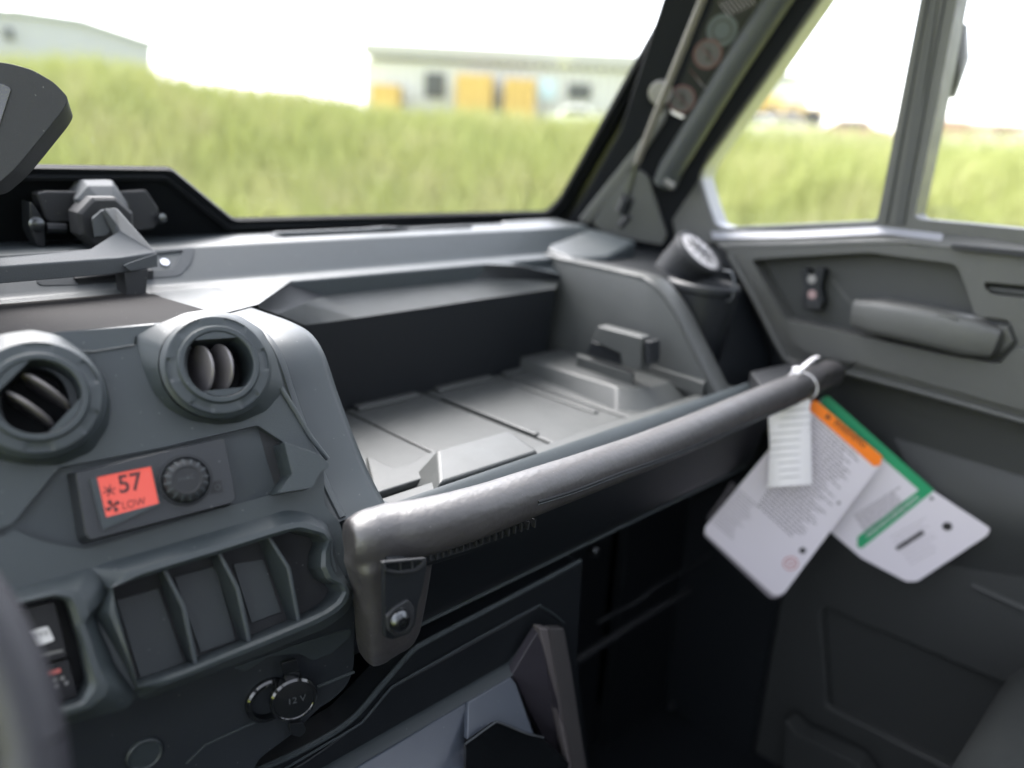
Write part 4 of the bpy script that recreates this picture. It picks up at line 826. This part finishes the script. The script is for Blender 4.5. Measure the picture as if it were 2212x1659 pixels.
blades(70000, 8.3, 13.5, .35, .85, -12, 100, 'weeds', gmat('weed blades', (.31, .34, .13), (.35, .37, .15), (.40, .39, .20), 1.6))
b_ = blades(50000, 5.5, 9.5, .05, .16, -12, 100, 'lawn_grass', gmat('lawn blades', (.42, .54, .08), (.47, .55, .10), (.44, .47, .13), .5)); b_['label'] = 'short yellow green grass at the foot of the bank'; b_['category'] = 'grass'

_fn = nrm(ray(1150, 250)*(1, 1, 0))
def far(q, d):                                # a photo point on the upright plane at distance d
    r = ray(*q); return r*(d/(r@_fn))
def fbox(q0, q1, d, depth, zb=None):          # box facing the camera between two photo points (top-left, bottom-right)
    a, b = far(q0, d), far(q1, d); z1, z0 = max(a[2], b[2]), min(a[2], b[2]) if zb is None else zb
    dr_ = _fn*depth
    p = [np.array((a[0], a[1], z0)), np.array((b[0], b[1], z0)), np.array((b[0], b[1], z0))+dr_, np.array((a[0], a[1], z0))+dr_]
    return loft([p, [v+np.array((0, 0, z1-z0)) for v in p]])
CLAD2 = mat('cladding rib', (.40, .405, .41), .6)
CLAD = mat('pale cladding', (.48, .49, .50), .6, var=.1, vscale=.5); ROOFG = mat('grey roof edge', (.30, .305, .315), .6)
BLUEB = mat('pale blue cladding', (.25, .262, .31), .6); DKD = mat('dark doorway', (.06, .065, .07), .6); YEL = mat('yellow paint', (.46, .33, .12), .7)
LB = mat('light blue panel', (.40, .52, .60), .5); TAN = mat('dry grass tan', (.50, .42, .26), .9); RB = mat('red brown paint', (.35, .20, .17), .7); WHP = mat('white paint', (.8, .8, .78), .4); TYR = mat('tyre black', (.02, .02, .02), .8)
GZ = 2.6-ZC
lb = thing('warehouse', 'large pale blue warehouse with sloping roof behind the bank', 'building', far((150, 260), 62)*(1, 1, 0)+np.array((0, 0, GZ)))
p = [far(q, 62) for q in ((-260, 20), (40, 28), (175, 48), (328, 98), (328, 330), (-260, 330))]; mk('wall', gprism(p, nrm(far((150, 200), 1)*(1, 1, 0))*25), BLUEB, lb)
p = [far(q, 61.7) for q in ((-260, 10), (40, 18), (178, 38), (334, 90), (334, 100), (176, 50), (40, 30), (-260, 22))]; mk('roof', gprism(p, nrm(far((150, 200), 1)*(1, 1, 0))*26), mat('blue grey roof', (.21, .225, .265), .6), lb)
mk('window', fbox((5, 60), (22, 85), 61.6, .3), DKD, lb)
sh = thing('depot_building', 'long pale depot shed with dark doorways beyond the weeds', 'building', far((1080, 260), 58)*(1, 1, 0)+np.array((0, 0, GZ)))
mk('wall', fbox((788, 128), (1560, 260), 58, 14, GZ), CLAD, sh); mk('roof', fbox((782, 118), (1570, 127), 57.4, 15), ROOFG, sh)
for k in range(40): mk('cladding_rib', fbox((790+k*19, 128), (791.5+k*19, 258), 57.9, .1), CLAD2, sh)
for a, b in (((918, 156), (960, 212)), ((1228, 180), (1276, 216))): mk('doorway', fbox(a, b, 57.8, .3), DKD, sh)
mk('panel', fbox((1166, 170), (1198, 216), 57.8, .3), LB, sh)
for i, (a, b, lab) in enumerate((((985, 158), (1062, 222), 'larger yellow container beside the left dark doorway'), ((1090, 168), (1156, 222), 'yellow container right of the larger yellow one'), ((800, 180), (858, 200), 'low yellow block at the left end of the shed'))):
    c = thing('container', lab, 'container', (far(a, 55)+far(b, 55))/2*(1, 1, 0)+np.array((0, 0, GZ)), 'yellow containers by the shed')
    mk('shell', fbox(a, b, 55, 2.5, GZ), YEL, c, .05)
    A_, B_ = np.array(a), np.array(b)
    for k in range(3): x = a[0]+(b[0]-a[0])*(k+.5)/3; mk('door_rib', fbox((x-1, a[1]+2), (x+1, b[1]+12), 54.9, .1), mat('rib yellow', (.32, .21, .07), .7), c)
def car(q, d, w, m, lab, grp, hgt=1.5):
    c = far(q, d); t = nrm(np.cross((0, 0, 1), nrm(c*(1, 1, 0)))); f = nrm(c*(1, 1, 0)); base = c*(1, 1, 0)+np.array((0, 0, float(field(c[0], c[1]))-ZC+.05))
    o = thing('parked_car', lab, 'car', base, grp)
    prof = [(-.5, .2), (-.5, .55), (-.44, .62), (-.26, .66), (-.14, 1), (.2, 1), (.36, .66), (.5, .6), (.5, .2)]
    mk('body', gprism([base+t*a*w+np.array((0, 0, b*hgt)) for a, b in prof], f*1.7), m, o, .08)
    mk('side_window', gprism([base-f*.02+t*a*w+np.array((0, 0, b*hgt)) for a, b in ((-.22, .68), (-.12, .94), (.18, .94), (.31, .68))], f*.05), DKD, o)
    for s in (-.32, .32): mk('wheel', glathe(base-f*.05+t*s*w+np.array((0, 0, .2*hgt)), -f, [(.32, -.2), (.33, 0), (.3, .05), (.01, .05)], 16, cap1=True), TYR, o)
car((1250, 238), 50, 3.6, WHP, 'white car parked below the right dark doorway', 'distant parked cars')
car((1632, 272), 48, 4.2, WHP, 'white car parked below the yellow machines', 'distant parked cars')
car((1700, 276), 50, 4.2, mat('beige paint', (.55, .48, .42), .5), 'beige car at the right end of the yellow machines', 'distant parked cars')
car((1850, 250), 52, 4.6, RB, 'red brown vehicle standing alone left of the window post', 'distant parked cars', 1.5)
hb = thing('low_building', 'low grey building behind the yellow machines', 'building', far((1660, 250), 64)*(1, 1, 0)+np.array((0, 0, GZ)))
mk('wall', fbox((1590, 165), (1738, 290), 64, 10, GZ), CLAD, hb); mk('roof', fbox((1580, 152), (1742, 166), 63.6, 11), ROOFG, hb)
for i, (a, b, lab) in enumerate((((1600, 190), (1690, 250), 'tall yellow digger cab behind the door pillar'), ((1690, 222), (1782, 252), 'long low yellow machine right of the tall one'))):
    mc = thing('yellow_machine', lab, 'machine', (far(a, 54)+far(b, 54))/2*(1, 1, 0)+np.array((0, 0, GZ)), 'yellow machines in the yard')
    mk('body', fbox((a[0], a[1]+(b[1]-a[1])*.2), b, 54, 2.5), YEL, mc, .08); mk('cab', fbox((a[0]+12, a[1]), (a[0]+45, (a[1]+b[1])/2), 54.3, 1.8), YEL, mc, .08)
    mk('cab_window', fbox((a[0]+17, a[1]+5), (a[0]+40, (a[1]+b[1])/2-4), 54.2, .1), DKD, mc)
    for k in range(2): x = a[0]+18+k*45; mk('wheel', glathe(far((x, b[1]+8), 53.9), -nrm(far((x, 260), 1)*(1, 1, 0)), [(.7, -.3), (.72, 0), (.6, .1), (.01, .1)], 18, cap1=True), TYR, mc)
for i, (a, b, m_, lab) in enumerate((((2035, 256), (2090, 296), RB, 'red brown crate stack right of the window post'), ((2095, 262), (2150, 297), mat('dull pink paint', (.45, .32, .28), .7), 'dull pink crate stack in the middle of the row'), ((2156, 266), (2230, 298), mat('brown paint', (.30, .20, .16), .7), 'brown crate stack at the far right of the row'))):
    c = thing('crate_stack', lab, 'crate', (far(a, 45)+far(b, 45))/2*(1, 1, 0)+np.array((0, 0, GZ)), 'crates in the yard'); mk('crate', fbox(a, (b[0], (a[1]+b[1])/2), 45, 2), m_, c, .04); mk('crate', fbox((a[0]+2, (a[1]+b[1])/2+.5), b, 45, 2), m_, c, .04)
